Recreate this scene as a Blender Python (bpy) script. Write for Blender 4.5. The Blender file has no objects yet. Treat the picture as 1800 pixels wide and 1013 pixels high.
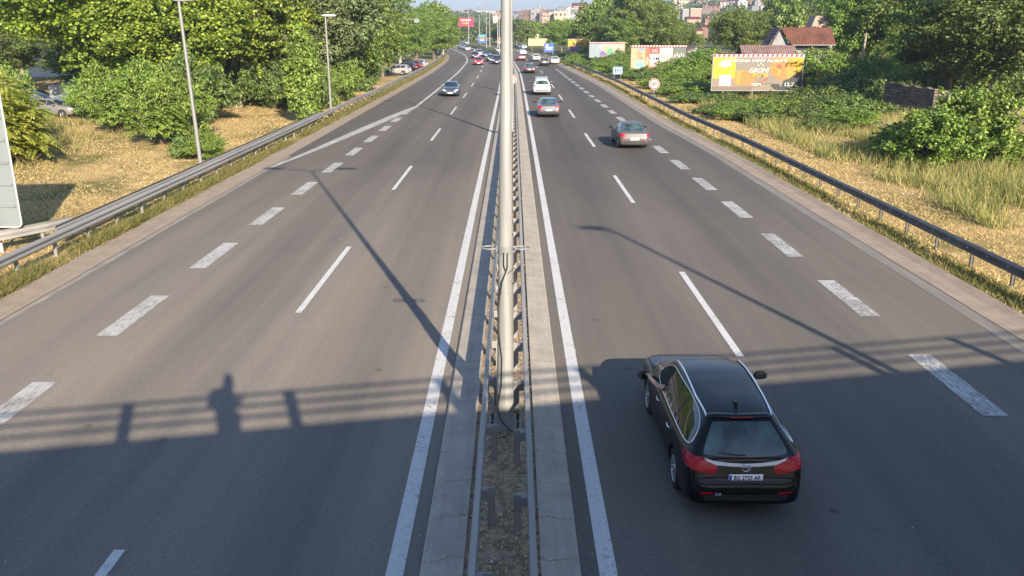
import bpy, bmesh, math, random
import numpy as np
from mathutils import Vector, Matrix
from mathutils.bvhtree import BVHTree
R = math.radians
SC = bpy.context.scene
COL = SC.collection

# ------------------------------------------------------------------ camera
F, H, PITCH = 1500.0, 6.98, R(17.05)
SP, CP = math.sin(PITCH), math.cos(PITCH)
cam_d = bpy.data.cameras.new('camera'); cam = bpy.data.objects.new('camera', cam_d); COL.objects.link(cam)
cam_d.sensor_fit = 'HORIZONTAL'; cam_d.sensor_width = 36; cam_d.lens = F / 1800 * 36
cam_d.shift_x = -2 / 1800; cam_d.clip_start = 0.05; cam_d.clip_end = 6000
cam.location = (0, 0, H); cam.rotation_euler = (R(90) - PITCH, 0, 0)
SC.camera = cam

# ------------------------------------------------------------------ sky, sun, exposure
SUN_EL = R(22.9)
SUN_DIR = Vector((0.331, -0.944, 0)).normalized() * math.cos(SUN_EL) + Vector((0, 0, math.sin(SUN_EL)))   # towards the sun
world = bpy.data.worlds.new("World"); SC.world = world; world.use_nodes = True
wn = world.node_tree; bg = wn.nodes['Background']
sky = wn.nodes.new('ShaderNodeTexSky'); sky.sky_type = 'NISHITA'; sky.sun_disc = False
sky.sun_elevation = SUN_EL; sky.sun_rotation = math.atan2(SUN_DIR.x, SUN_DIR.y)
sky.air_density = 1.0; sky.dust_density = .35; sky.ozone_density = 1.0
_tc = wn.nodes.new('ShaderNodeTexCoord'); _sx = wn.nodes.new('ShaderNodeSeparateXYZ'); _cr = wn.nodes.new('ShaderNodeValToRGB'); _mx = wn.nodes.new('ShaderNodeMix')
wn.links.new(_tc.outputs['Generated'], _sx.inputs[0]); wn.links.new(_sx.outputs[2], _cr.inputs[0])
_cr.color_ramp.elements[0].color = (.23, .28, .50, 1); _cr.color_ramp.elements[1].position = .4; _cr.color_ramp.elements[1].color = (1.0, 1.0, 1.06, 1)
_mx.data_type = 'RGBA'; _mx.blend_type = 'MULTIPLY'; _mx.inputs[0].default_value = 1; wn.links.new(sky.outputs[0], _mx.inputs[6]); wn.links.new(_cr.outputs[0], _mx.inputs[7]); wn.links.new(_mx.outputs[2], bg.inputs[0]); bg.inputs[1].default_value = 0.105
sun_d = bpy.data.lights.new('sun', 'SUN'); sun = bpy.data.objects.new('sun', sun_d); COL.objects.link(sun)
sun_d.energy = 5.0; sun_d.angle = R(0.5); sun_d.color = (1.0, 0.85, 0.66)
sun.rotation_euler = SUN_DIR.to_track_quat('Z', 'Y').to_euler()
SC.view_settings.view_transform = 'Standard'; SC.view_settings.look = 'None'
SC.view_settings.gamma = 1; SC.view_settings.exposure = 1.32
SC.cycles.max_bounces = 6; SC.cycles.diffuse_bounces = 3; SC.cycles.transparent_max_bounces = 4
SC.cycles.use_denoising = True

# ------------------------------------------------------------------ geometry of the place
def G(px, py, z=0.0):
    """point of the plane at height z seen at a photograph pixel"""
    zc = F * (H - z) / CP / (py - 46.4)
    return Vector(((px - 902) * zc / F, (zc - (H - z) * SP) / CP, z))
def W(px, py, Y):
    """point at forward distance Y seen at a photograph pixel"""
    u, v = (px - 902) / F, (506.5 - py) / F
    d = Vector((u, CP + v * SP, -SP + v * CP)); t = Y / d.y
    return Vector((0, 0, H)) + d * t
_cy = [-100, 0, 100, 140, 185, 219, 240, 274, 313, 350, 400, 500, 700]
_cx = [0, 0, 0, -.15, -1.2, -3.4, -5.7, -9.8, -15.5, -23, -36, -72, -160]
def c(Y): return float(np.interp(Y, _cy, _cx))
def cs(Y): return (c(Y - 8) + c(Y) + c(Y + 8)) / 3
def uR(Y): return float(np.interp(Y, [0, 50, 65, 110, 140, 180], [11.9, 11.7, 11.1, 10.8, 9.9, 9.2]))
_ra = [(-1.2, 20), (-.27, 20), (-.13, 17), (-.03, 15), (.0, 11), (.04, 14), (.1, 20), (.2, 31), (.27, 38), (.34, 43), (1.2, 46)]
def smooth(t): t = max(0, min(1, t)); return t * t * (3 - 2 * t)
def tz(x, y):
    """height of the terrain"""
    z = 0.0
    if y > 330:
        r = np.interp(x / y, [a for a, b in _ra], [b for a, b in _ra])
        z += r * smooth((y - 380) / 620)
    d = abs(x - cs(y)) - 15.5
    if d > 0:
        z += min(1, d / 8) * (.16 * math.sin(x * .31 + 1) * math.sin(y * .23) + .07 * math.sin(x * .9 + y * .7))
    return float(z)

# ------------------------------------------------------------------ object helpers
def tag(o, label=None, cat=None, group=None, kind=None):
    if label: o['label'] = label
    if cat: o['category'] = cat
    if group: o['group'] = group
    if kind: o['kind'] = kind
    return o
def link(name, me, parent=None, loc=None, rz=0):
    o = bpy.data.objects.new(name, me); COL.objects.link(o)
    if parent: o.parent = parent
    if loc is not None: o.location = loc
    if rz: o.rotation_euler.z = rz
    return o
def empty(name, label, cat, loc=(0, 0, 0), rz=0, group=None):
    o = link(name, None, None, loc, rz); o.empty_display_size = .2
    return tag(o, label, cat, group)
def copy_tree(o, parent=None):
    n = o.copy(); COL.objects.link(n)
    if parent: n.parent = parent
    for ch in list(o.children): copy_tree(ch, n)
    return n

class MB:
    """collects shapes, builds ONE mesh object; material slots by order of use"""
    def __init__(s): s.v = []; s.f = []; s.m = []; s.mats = []; s.smooth = []
    def mi(s, m):
        if m not in s.mats: s.mats.append(m)
        return s.mats.index(m)
    def add(s, vs, fs, m=None, smooth=False):
        b = len(s.v); s.v += [tuple(p) for p in vs]; k = s.mi(m)
        for f in fs: s.f.append([b + i for i in f]); s.m.append(k); s.smooth.append(smooth)
        return s
    def box(s, c0, c1, m=None, rot=None, bev=0):
        x0, y0, z0 = c0; x1, y1, z1 = c1
        vs = [(x, y, z) for z in (z0, z1) for y in (y0, y1) for x in (x0, x1)]
        if rot is not None:
            cc = Vector(((x0 + x1) / 2, (y0 + y1) / 2, (z0 + z1) / 2)); vs = [cc + rot @ (Vector(p) - cc) for p in vs]
        return s.add(vs, [(0, 2, 3, 1), (4, 5, 7, 6), (0, 1, 5, 4), (2, 6, 7, 3), (0, 4, 6, 2), (1, 3, 7, 5)], m)
    def tube(s, pts, r, m=None, n=8, caps=True, sm=True):
        pts = [Vector(p) for p in pts]; rs = r if isinstance(r, (list, tuple)) else [r] * len(pts)
        vs = []; last = None
        for i, p in enumerate(pts):
            t = (pts[min(i + 1, len(pts) - 1)] - pts[max(i - 1, 0)]).normalized()
            if last is None: a = t.orthogonal().normalized()
            else: a = (last - t * last.dot(t)).normalized()
            last = a; b = t.cross(a)
            vs += [p + (a * math.cos(2 * math.pi * k / n) + b * math.sin(2 * math.pi * k / n)) * rs[i] for k in range(n)]
        fs = [(i * n + k, i * n + (k + 1) % n, (i + 1) * n + (k + 1) % n, (i + 1) * n + k) for i in range(len(pts) - 1) for k in range(n)]
        s.add(vs, fs, m, sm)
        if caps: s.add(vs[:n], [tuple(range(n))[::-1]], m); s.add(vs[-n:], [tuple(range(n))], m)
        return s
    def lathe(s, prof, m=None, n=24, center=(0, 0, 0), axis='Z', sm=True):
        vs = []
        for r, h in prof:
            for k in range(n):
                a = 2 * math.pi * k / n; x, y = r * math.cos(a), r * math.sin(a)
                p = (x, y, h) if axis == 'Z' else ((h, x, y) if axis == 'X' else (x, h, y))
                vs.append((p[0] + center[0], p[1] + center[1], p[2] + center[2]))
        fs = [(i * n + k, i * n + (k + 1) % n, (i + 1) * n + (k + 1) % n, (i + 1) * n + k) for i in range(len(prof) - 1) for k in range(n)]
        return s.add(vs, fs, m, sm)
    def prism(s, poly, z0, z1, m=None, plane='XY'):
        """polygon extruded; plane XY (z0..z1 up), XZ (y0..y1), YZ (x0..x1)"""
        n = len(poly)
        def P(p, h): return (p[0], p[1], h) if plane == 'XY' else ((p[0], h, p[1]) if plane == 'XZ' else (h, p[0], p[1]))
        vs = [P(p, z0) for p in poly] + [P(p, z1) for p in poly]
        return s.add(vs, [tuple(range(n))[::-1], tuple(range(n, 2 * n))] + [(i, (i + 1) % n, n + (i + 1) % n, n + i) for i in range(n)], m)
    def sphere(s, cc, rad, m=None, nu=12, nv=8):
        rx, ry, rz = rad if isinstance(rad, (tuple, list)) else (rad,) * 3
        vs = [(cc[0] + rx * math.sin(math.pi * j / nv) * math.cos(2 * math.pi * i / nu), cc[1] + ry * math.sin(math.pi * j / nv) * math.sin(2 * math.pi * i / nu), cc[2] + rz * math.cos(math.pi * j / nv)) for j in range(nv + 1) for i in range(nu)]
        return s.add(vs, [(j * nu + i, (j + 1) * nu + i, (j + 1) * nu + (i + 1) % nu, j * nu + (i + 1) % nu) for j in range(nv) for i in range(nu)], m, True)
    def mesh(s, name):
        me = bpy.data.meshes.new(name); me.from_pydata(s.v, [], s.f)
        for m in s.mats:
            if m is not None: me.materials.append(m)
        me.polygons.foreach_set('material_index', s.m); me.polygons.foreach_set('use_smooth', s.smooth)
        bm = bmesh.new(); bm.from_mesh(me); bmesh.ops.recalc_face_normals(bm, faces=bm.faces); bm.to_mesh(me); bm.free()
        me.update(); return me
    def build(s, name, parent=None, loc=None, rz=0): return link(name, s.mesh(name), parent, loc, rz)

def strip(us, ys, z, m, off=True):
    """sheet between lateral offsets us[0]..us[1] (numbers or functions of Y) along the road's course"""
    b = MB(); vs = []
    for y in ys:
        cc = cs(y) if off else 0
        for u in us: vs.append(((u(y) if callable(u) else u) + cc, y, z))
    n = len(us)
    b.add(vs, [(i * n + j, i * n + j + 1, (i + 1) * n + j + 1, (i + 1) * n + j) for i in range(len(ys) - 1) for j in range(n - 1)], m)
    return b

# ------------------------------------------------------------------ materials
def base_mat(name, rough=.7, metal=0.0, spec=None):
    m = bpy.data.materials.new(name); m.use_nodes = True; nt = m.node_tree; b = nt.nodes['Principled BSDF']
    b.inputs['Roughness'].default_value = rough; b.inputs['Metallic'].default_value = metal
    if spec is not None: b.inputs['Specular IOR Level'].default_value = spec
    return m, nt, b
def N(nt, t, **kw):
    n = nt.nodes.new(t)
    for k, v in kw.items():
        if k.startswith('i_'):
            key = k[2:]; key = int(key) if key.isdigit() else key.replace('_', ' ')
            n.inputs[key].default_value = v
        else: setattr(n, k, v)
    return n
def noise(nt, scale, detail=4, rough=.55, vec=None, stretch=None, coord='Object'):
    if vec is None: vec = N(nt, 'ShaderNodeTexCoord').outputs[coord]
    if stretch:
        mp = N(nt, 'ShaderNodeMapping'); mp.inputs['Scale'].default_value = stretch; nt.links.new(vec, mp.inputs[0]); vec = mp.outputs[0]
    n = N(nt, 'ShaderNodeTexNoise', i_Scale=scale, i_Detail=detail, i_Roughness=rough); nt.links.new(vec, n.inputs['Vector'])
    return n.outputs['Fac']
def ramp(nt, fac, stops):
    r = N(nt, 'ShaderNodeValToRGB'); e = r.color_ramp.elements
    while len(e) < len(stops): e.new(.5)
    for k, (p, col) in enumerate(stops): e[k].position = p; e[k].color = (*col[:3], 1)
    nt.links.new(fac, r.inputs[0]); return r.outputs[0]
def mix(nt, fac, a, b, mode='MIX'):
    n = N(nt, 'ShaderNodeMix', data_type='RGBA', blend_type=mode)
    for k, v in ((0, fac), (6, a), (7, b)):
        if isinstance(v, (int, float)): n.inputs[k].default_value = v
        elif isinstance(v, (tuple, list)): n.inputs[k].default_value = (*v[:3], 1)
        else: nt.links.new(v, n.inputs[k])
    return n.outputs[2]
def bumpn(nt, b, h, dist=.01, strength=1):
    n = N(nt, 'ShaderNodeBump', i_Distance=dist, i_Strength=strength); nt.links.new(h, n.inputs['Height']); nt.links.new(n.outputs[0], b.inputs['Normal'])
def mat(name, col, rough=.7, metal=0.0, var=.15, scale=4, spec=None, bump=0, stretch=None, coat=0):
    m, nt, b = base_mat(name, rough, metal, spec)
    if var:
        f = noise(nt, scale, stretch=stretch)
        nt.links.new(ramp(nt, f, [(.3, [x * (1 - var) for x in col]), (.7, [min(1, x * (1 + var)) for x in col])]), b.inputs['Base Color'])
        if bump: bumpn(nt, b, f, bump)
    else: b.inputs['Base Color'].default_value = (*col, 1)
    if coat: b.inputs['Coat Weight'].default_value = coat; b.inputs['Coat Roughness'].default_value = .03
    return m

def asphalt(name, dark, light, seed=0.0, track=True):
    m, nt, b = base_mat(name, .82, 0, .35); b.inputs['Diffuse Roughness'].default_value = .15
    co = N(nt, 'ShaderNodeTexCoord').outputs['Object']
    s1 = noise(nt, 1.0, 3, .5, co, (.55, .012, 1)); s2 = noise(nt, 1.0, 5, .65, co, (2.2, .05, 1)); s3 = noise(nt, .25, 5, .6, co, (1, .4, 1))
    fine = noise(nt, 42, 3, .7, co)
    colr = ramp(nt, s1, [(.36, dark), (.62, light)])
    colr = mix(nt, .22, colr, ramp(nt, s2, [(.35, [x * .8 for x in dark]), (.65, [x * 1.12 for x in light])]))
    colr = mix(nt, .35, colr, ramp(nt, s3, [(.35, dark), (.65, light)]))
    if track:   # oil and rubber darkened bands along the middle of each lane, paler between the wheels
        sx = N(nt, 'ShaderNodeSeparateXYZ'); nt.links.new(co, sx.inputs[0]); wob = noise(nt, 1.0, 2, .5, co, (.05, .03, 1))
        ax = N(nt, 'ShaderNodeMath', operation='MULTIPLY_ADD', i_1=1.6, i_2=-.8); nt.links.new(wob, ax.inputs[0])
        ay = N(nt, 'ShaderNodeMath', operation='ADD'); nt.links.new(sx.outputs[0], ay.inputs[0]); nt.links.new(ax.outputs[0], ay.inputs[1])
        mr = N(nt, 'ShaderNodeMapRange', i_1=-13.0, i_2=12.0); nt.links.new(ay.outputs[0], mr.inputs[0])
        r_ = N(nt, 'ShaderNodeValToRGB'); r_.color_ramp.interpolation = 'B_SPLINE'; e = r_.color_ramp.elements
        st = [(-13, 1.15), (-11.9, .98), (-10.6, .95), (-9.6, 1.16), (-8.6, .98), (-7.4, .80), (-6.3, .98), (-5.3, 1.14), (-4.4, .95), (-3.4, .80), (-2.5, 1.02), (-1.4, 1.12), (1.1, 1.1), (2.1, .98), (3.1, .80), (4.1, .97), (5.0, 1.10), (6.0, .92), (7.0, .80), (8.0, .95), (9.2, 1.08), (10.6, 1.0), (12, 1.15)]
        while len(e) < len(st): e.new(.5)
        for q_, (x_, v_) in enumerate(st): e[q_].position = (x_ + 13) / 25; v_ = (1 + (v_ - 1) * 1.35) / 1.3; e[q_].color = (v_, v_, v_ * (1.0 if v_ > .75 else 1.02), 1)
        nt.links.new(mr.outputs[0], r_.inputs[0])
        fd = noise(nt, 1.0, 3, .5, co, (.02, .02, 1))
        colr = mix(nt, 1.0, colr, mix(nt, ramp(nt, fd, [(.3, (.5, .5, .5)), (.6, (1, 1, 1))]), (.76, .76, .76), r_.outputs[0]), 'MULTIPLY'); colr = mix(nt, 1.0, colr, (1.3, 1.3, 1.3), 'MULTIPLY')
    sy = N(nt, 'ShaderNodeSeparateXYZ'); nt.links.new(co, sy.inputs[0])  # backscatter painted into the colour: brighter near and left, darker ahead and right
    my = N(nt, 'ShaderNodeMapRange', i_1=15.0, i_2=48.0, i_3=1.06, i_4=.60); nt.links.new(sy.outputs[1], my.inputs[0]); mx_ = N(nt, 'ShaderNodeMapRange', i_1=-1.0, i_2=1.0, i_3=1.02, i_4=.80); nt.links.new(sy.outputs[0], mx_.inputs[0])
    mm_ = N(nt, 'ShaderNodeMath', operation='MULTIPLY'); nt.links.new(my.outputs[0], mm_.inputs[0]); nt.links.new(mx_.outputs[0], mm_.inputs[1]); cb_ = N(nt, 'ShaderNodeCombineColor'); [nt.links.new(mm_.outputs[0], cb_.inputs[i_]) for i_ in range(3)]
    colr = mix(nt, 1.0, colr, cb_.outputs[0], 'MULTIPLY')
    oil = noise(nt, 1.0, 6, .75, co, (1.6, .9, 1)); colr = mix(nt, 1.0, colr, ramp(nt, oil, [(.27, (.72, .72, .74)), (.36, (1, 1, 1)), (.66, (1, 1, 1)), (.75, (1.12, 1.1, 1.06))]), 'MULTIPLY')
    vp = N(nt, 'ShaderNodeTexVoronoi', i_Scale=.55); nt.links.new(co, vp.inputs['Vector']); colr = mix(nt, 1.0, colr, ramp(nt, vp.outputs['Distance'], [(.0, (.55, .55, .57)), (.035, (.7, .7, .71)), (.06, (1, 1, 1))]), 'MULTIPLY')
    sp = ramp(nt, fine, [(.3, (.62, .62, .63)), (.5, (1, 1, 1)), (.72, (1.5, 1.47, 1.42))])
    colr = mix(nt, 1.0, colr, sp, 'MULTIPLY')
    # cracks and tar seams
    vo = N(nt, 'ShaderNodeTexVoronoi', feature='DISTANCE_TO_EDGE', i_Scale=.16); mp = N(nt, 'ShaderNodeMapping'); mp.inputs['Scale'].default_value = (1.4, .5, 1)
    wob = mix(nt, .06, co, N(nt, 'ShaderNodeTexNoise', i_Scale=1.2).outputs['Color'])
    nt.links.new(wob, mp.inputs[0]); nt.links.new(mp.outputs[0], vo.inputs['Vector'])
    ck = ramp(nt, vo.outputs['Distance'], [(.0, (.88, .88, .89)), (.003, (1, 1, 1))])
    colr = mix(nt, .35, colr, mix(nt, 1.0, colr, ck, 'MULTIPLY'))
    md_ = noise(nt, 13, 4, .75, co); colr = mix(nt, 1.0, colr, ramp(nt, md_, [(.3, (.84, .84, .84)), (.5, (1, 1, 1)), (.7, (1.16, 1.15, 1.13))]), 'MULTIPLY')
    nt.links.new(colr, b.inputs['Base Color']); bumpn(nt, b, fine, .006, .7); return m
M = {}
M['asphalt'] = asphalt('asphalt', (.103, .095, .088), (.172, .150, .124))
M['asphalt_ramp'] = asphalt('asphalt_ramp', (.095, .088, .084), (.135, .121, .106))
def paint_mat(name, col, under, lo, hi, stretch=(1, 1, 1), scale=9):
    m, nt, b = base_mat(name, .7)
    co = N(nt, 'ShaderNodeTexCoord').outputs['Object']
    f = noise(nt, scale, 6, .75, co, stretch); g = noise(nt, 1.3, 3, .6, co); fine = noise(nt, 60, 2, .6, co)
    a = N(nt, 'ShaderNodeMath', operation='ADD'); nt.links.new(f, a.inputs[0])
    k = N(nt, 'ShaderNodeMath', operation='MULTIPLY_ADD', i_1=.35, i_2=-.17); nt.links.new(g, k.inputs[0]); nt.links.new(k.outputs[0], a.inputs[1])
    cm = mix(nt, 1.0, col, ramp(nt, fine, [(.35, (.85, .85, .85)), (.6, (1.08, 1.08, 1.08))]), 'MULTIPLY')
    nt.links.new(mix(nt, ramp(nt, a.outputs[0], [(lo, (0, 0, 0)), (hi, (1, 1, 1))]), cm, under), b.inputs['Base Color'])
    return m
M['line'] = paint_mat('line_paint', (.50, .50, .49), (.16, .15, .135), .54, .72)
M['line_worn'] = paint_mat('worn_line_paint', (.42, .41, .39), (.16, .145, .125), .46, .64, (5, .5, 1), 7)
M['line_faint'] = paint_mat('faint_line_paint', (.30, .27, .225), (.17, .15, .125), .38, .62, (4, .3, 1), 5)
M['dust'] = paint_mat('shoulder_dust', (.21, .19, .155), (.145, .13, .115), .36, .66, (2, .12, 1), 2)
M['ladder'] = paint_mat('ladder_paint', (.46, .46, .45), (.165, .155, .14), .40, .60, (4, 1.2, 1), 4)
def concrete(name, col, joints=0.0, rough=.85):
    m, nt, b = base_mat(name, rough, 0, .3)
    co = N(nt, 'ShaderNodeTexCoord').outputs['Object']
    f = noise(nt, 1.4, 6, .65, co); g = noise(nt, 30, 3, .7, co); st = noise(nt, 1, 4, .6, co, (7, .35, 1))
    cr = ramp(nt, f, [(.3, [x * .72 for x in col]), (.55, col), (.75, [x * 1.2 for x in col])])
    cr = mix(nt, .3, cr, ramp(nt, st, [(.35, [x * .7 for x in col]), (.65, [x * 1.15 for x in col])]))
    cr = mix(nt, 1.0, cr, ramp(nt, g, [(.3, (.8, .8, .8)), (.65, (1.12, 1.12, 1.12))]), 'MULTIPLY')
    if joints:
        sx = N(nt, 'ShaderNodeSeparateXYZ'); nt.links.new(co, sx.inputs[0])
        wv = N(nt, 'ShaderNodeMath', operation='MULTIPLY_ADD', i_1=.5, i_2=0); nt.links.new(f, wv.inputs[0])
        ad = N(nt, 'ShaderNodeMath', operation='ADD'); nt.links.new(sx.outputs[1], ad.inputs[0]); nt.links.new(wv.outputs[0], ad.inputs[1])
        md = N(nt, 'ShaderNodeMath', operation='MODULO', i_1=joints); nt.links.new(ad.outputs[0], md.inputs[0])
        dv = N(nt, 'ShaderNodeMath', operation='DIVIDE', i_1=joints); nt.links.new(md.outputs[0], dv.inputs[0])
        cr = mix(nt, 1.0, cr, ramp(nt, dv.outputs[0], [(0, (.5, .48, .44)), (.016, (1, 1, 1)), (.988, (1, 1, 1)), (1, (.5, .48, .44))]), 'MULTIPLY')
    nt.links.new(cr, b.inputs['Base Color']); bumpn(nt, b, g, .004, .6); return m
M['kerb'] = concrete('kerb_concrete', (.36, .325, .275), 1.02)
M['gutter'] = concrete('gutter_concrete', (.29, .235, .18), 0)
M['bridge'] = concrete('bridge_concrete', (.3, .29, .27))
M['plaster'] = concrete('grey_plaster', (.25, .255, .26))
M['dirt'] = concrete('dusty_soil', (.20, .15, .10))
def ground_mat():
    m, nt, b = base_mat('dry_grass_ground', .95, 0, .1)
    co = N(nt, 'ShaderNodeTexCoord').outputs['Object']
    f = noise(nt, .22, 6, .65, co); g = noise(nt, 3.5, 5, .75, co); k = noise(nt, .035, 4, .6, co); fi = noise(nt, 14, 4, .8, co, (1, 2.5, 1))
    straw = ramp(nt, g, [(.3, (.28, .18, .08)), (.5, (.46, .33, .15)), (.7, (.56, .44, .23))])
    green = ramp(nt, g, [(.3, (.06, .075, .02)), (.7, (.16, .17, .05))])
    cr = mix(nt, ramp(nt, f, [(.45, (0, 0, 0)), (.62, (.85, .85, .85))]), straw, green)
    sx = N(nt, 'ShaderNodeSeparateXYZ'); nt.links.new(co, sx.inputs[0])
    far = ramp(nt, N(nt, 'ShaderNodeMapRange', i_1=60, i_2=260).outputs[0], [(0, (0, 0, 0)), (1, (1, 1, 1))])
    mr = nt.nodes[-2] if False else None
    mrn = N(nt, 'ShaderNodeMapRange', i_1=90.0, i_2=330.0); nt.links.new(sx.outputs[1], mrn.inputs[0])
    cr = mix(nt, mrn.outputs[0], cr, ramp(nt, k, [(.35, (.05, .07, .025)), (.65, (.14, .14, .055))]))
    cr = mix(nt, 1.0, cr, ramp(nt, fi, [(.3, (.68, .68, .68)), (.65, (1.2, 1.2, 1.2))]), 'MULTIPLY')
    nt.links.new(cr, b.inputs['Base Color']); bumpn(nt, b, fi, .04, .9); return m
M['ground'] = ground_mat()
M['litter'] = mat('leaf_litter_soil', (.25, .195, .135), .95, var=.55, scale=9, bump=.03)
M['galv'] = mat('galvanised_steel', (.25, .245, .235), .6, .2, .16, 1.2, stretch=(1, .15, 1))
M['galv_dark'] = mat('weathered_steel', (.10, .098, .095), .5, .3, .25, 1.5)
M['pole'] = mat('pole_paint', (.245, .25, .242), .5, .15, .22, 1.0, stretch=(9, 9, .6))
M['lamp_grey'] = mat('lamp_grey', (.22, .225, .22), .5, .2, .06)
M['black'] = mat('black_plastic', (.015, .015, .016), .45, 0, .1)
M['rubber'] = mat('tyre_rubber', (.018, .018, .019), .8, 0, .15)
M['bolt'] = mat('bright_bolt', (.75, .75, .72), .4, .2, 0)
M['white'] = mat('white_sheet', (.46, .46, .45), .5, 0, .05)
M['signback'] = mat('sign_back_aluminium', (.185, .215, .225), .5, .1, .06, 1.5)
M['red'] = mat('sign_red', (.32, .02, .025), .45, 0, .05)
M['blue'] = mat('sign_blue', (.02, .085, .33), .45, 0, .05)
M['lblue'] = mat('sign_pale_blue', (.15, .24, .38), .45, 0, .05)
M['signgrey'] = mat('sign_black', (.02, .02, .02), .5, 0, 0)
M['chrome'] = mat('chrome_trim', (.8, .8, .8), .12, .9, 0)
M['alloy'] = mat('alloy_wheel', (.45, .45, .46), .28, .8, .05)
M['tail'] = mat('tail_light_red', (.38, .003, .016), .2, 0, 0, spec=.3, coat=.15)
M['lens'] = mat('clear_lens', (.72, .74, .76), .08, .3, 0, coat=1)
M['plate'] = mat('plate_white', (.93, .94, .95), .4, 0, 0)
def glass(name, col=(.012, .016, .018)):
    m, nt, b = base_mat(name, .04, 0, .5); f = noise(nt, 2.2, 3)
    nt.links.new(ramp(nt, f, [(.35, [x * .5 for x in col]), (.65, [x * 2.2 for x in col])]), b.inputs['Base Color'])
    b.inputs['Coat Weight'].default_value = .25; b.inputs['Coat Roughness'].default_value = .02; return m
M['glass'] = glass('car_glass'); M['glass_rear'] = glass('tinted_rear_glass', (.03, .052, .052)); M['opening_shade'] = mat('open_window_dark', (.008, .008, .008), .9, 0, 0)  # last one: flat black painted in for the unlit inside behind the open window
def brick(name, c1, c2, mortar, scale=1.0, bw=.5, rh=.25):
    m, nt, b = base_mat(name, .9, 0, .2); co = N(nt, 'ShaderNodeTexCoord').outputs['Object']
    cx = N(nt, 'ShaderNodeSeparateXYZ'); nt.links.new(co, cx.inputs[0]); cb = N(nt, 'ShaderNodeCombineXYZ')
    ad = N(nt, 'ShaderNodeMath', operation='ADD'); nt.links.new(cx.outputs[0], ad.inputs[0]); nt.links.new(cx.outputs[1], ad.inputs[1])
    nt.links.new(ad.outputs[0], cb.inputs[0]); nt.links.new(cx.outputs[2], cb.inputs[1])
    t = N(nt, 'ShaderNodeTexBrick', i_Scale=scale); t.inputs['Brick Width'].default_value = bw; t.inputs['Row Height'].default_value = rh
    t.inputs['Mortar Size'].default_value = .03; t.inputs['Color1'].default_value = (*c1, 1); t.inputs['Color2'].default_value = (*c2, 1); t.inputs['Mortar'].default_value = (*mortar, 1)
    nt.links.new(cb.outputs[0], t.inputs['Vector'])
    f = noise(nt, 1.5, 5, .7, co)
    nt.links.new(mix(nt, 1.0, t.outputs[0], ramp(nt, f, [(.3, (.6, .6, .6)), (.65, (1.2, 1.2, 1.2))]), 'MULTIPLY'), b.inputs['Base Color']); bumpn(nt, b, t.outputs['Fac'], -.02); return m
M['stone'] = brick('rubble_stone', (.19, .155, .125), (.10, .08, .07), (.07, .06, .055), 1.0, .42, .22)
M['redbrick'] = brick('old_brick', (.33, .12, .07), (.22, .09, .05), (.2, .17, .14), 1.0, .25, .08)
M['chimbrick'] = brick('pale_brick', (.42, .27, .19), (.36, .24, .18), (.4, .34, .28), 1.0, .3, .1)
def roof_mat(name, col):
    m, nt, b = base_mat(name, .85); co = N(nt, 'ShaderNodeTexCoord').outputs['Object']
    w = N(nt, 'ShaderNodeTexWave', wave_type='BANDS', bands_direction='X', i_Scale=1.1, i_Distortion=.3); nt.links.new(co, w.inputs[0])
    f = noise(nt, .8, 5, .7, co); g = noise(nt, 6, 3, .7, co)
    cr = ramp(nt, f, [(.3, [x * .45 for x in col]), (.5, col), (.72, [min(1, x * 1.3) for x in col])])
    cr = mix(nt, .35, cr, mix(nt, 1.0, cr, w.outputs[0], 'MULTIPLY')); cr = mix(nt, 1.0, cr, ramp(nt, g, [(.35, (.75, .75, .75)), (.65, (1.15, 1.15, 1.15))]), 'MULTIPLY')
    nt.links.new(cr, b.inputs['Base Color']); bumpn(nt, b, w.outputs[0], .05); return m
M['roof'] = roof_mat('clay_tiles', (.125, .045, .03)); M['roof_grey'] = roof_mat('weathered_tiles', (.20, .13, .12))
M['bark'] = mat('bark', (.13, .105, .08), .9, 0, .35, 6, bump=.02, stretch=(1, 1, .3))
M['pale_bark'] = mat('pale_bark', (.30, .26, .20), .9, 0, .35, 4, bump=.02, stretch=(1, 1, .3))

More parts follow.
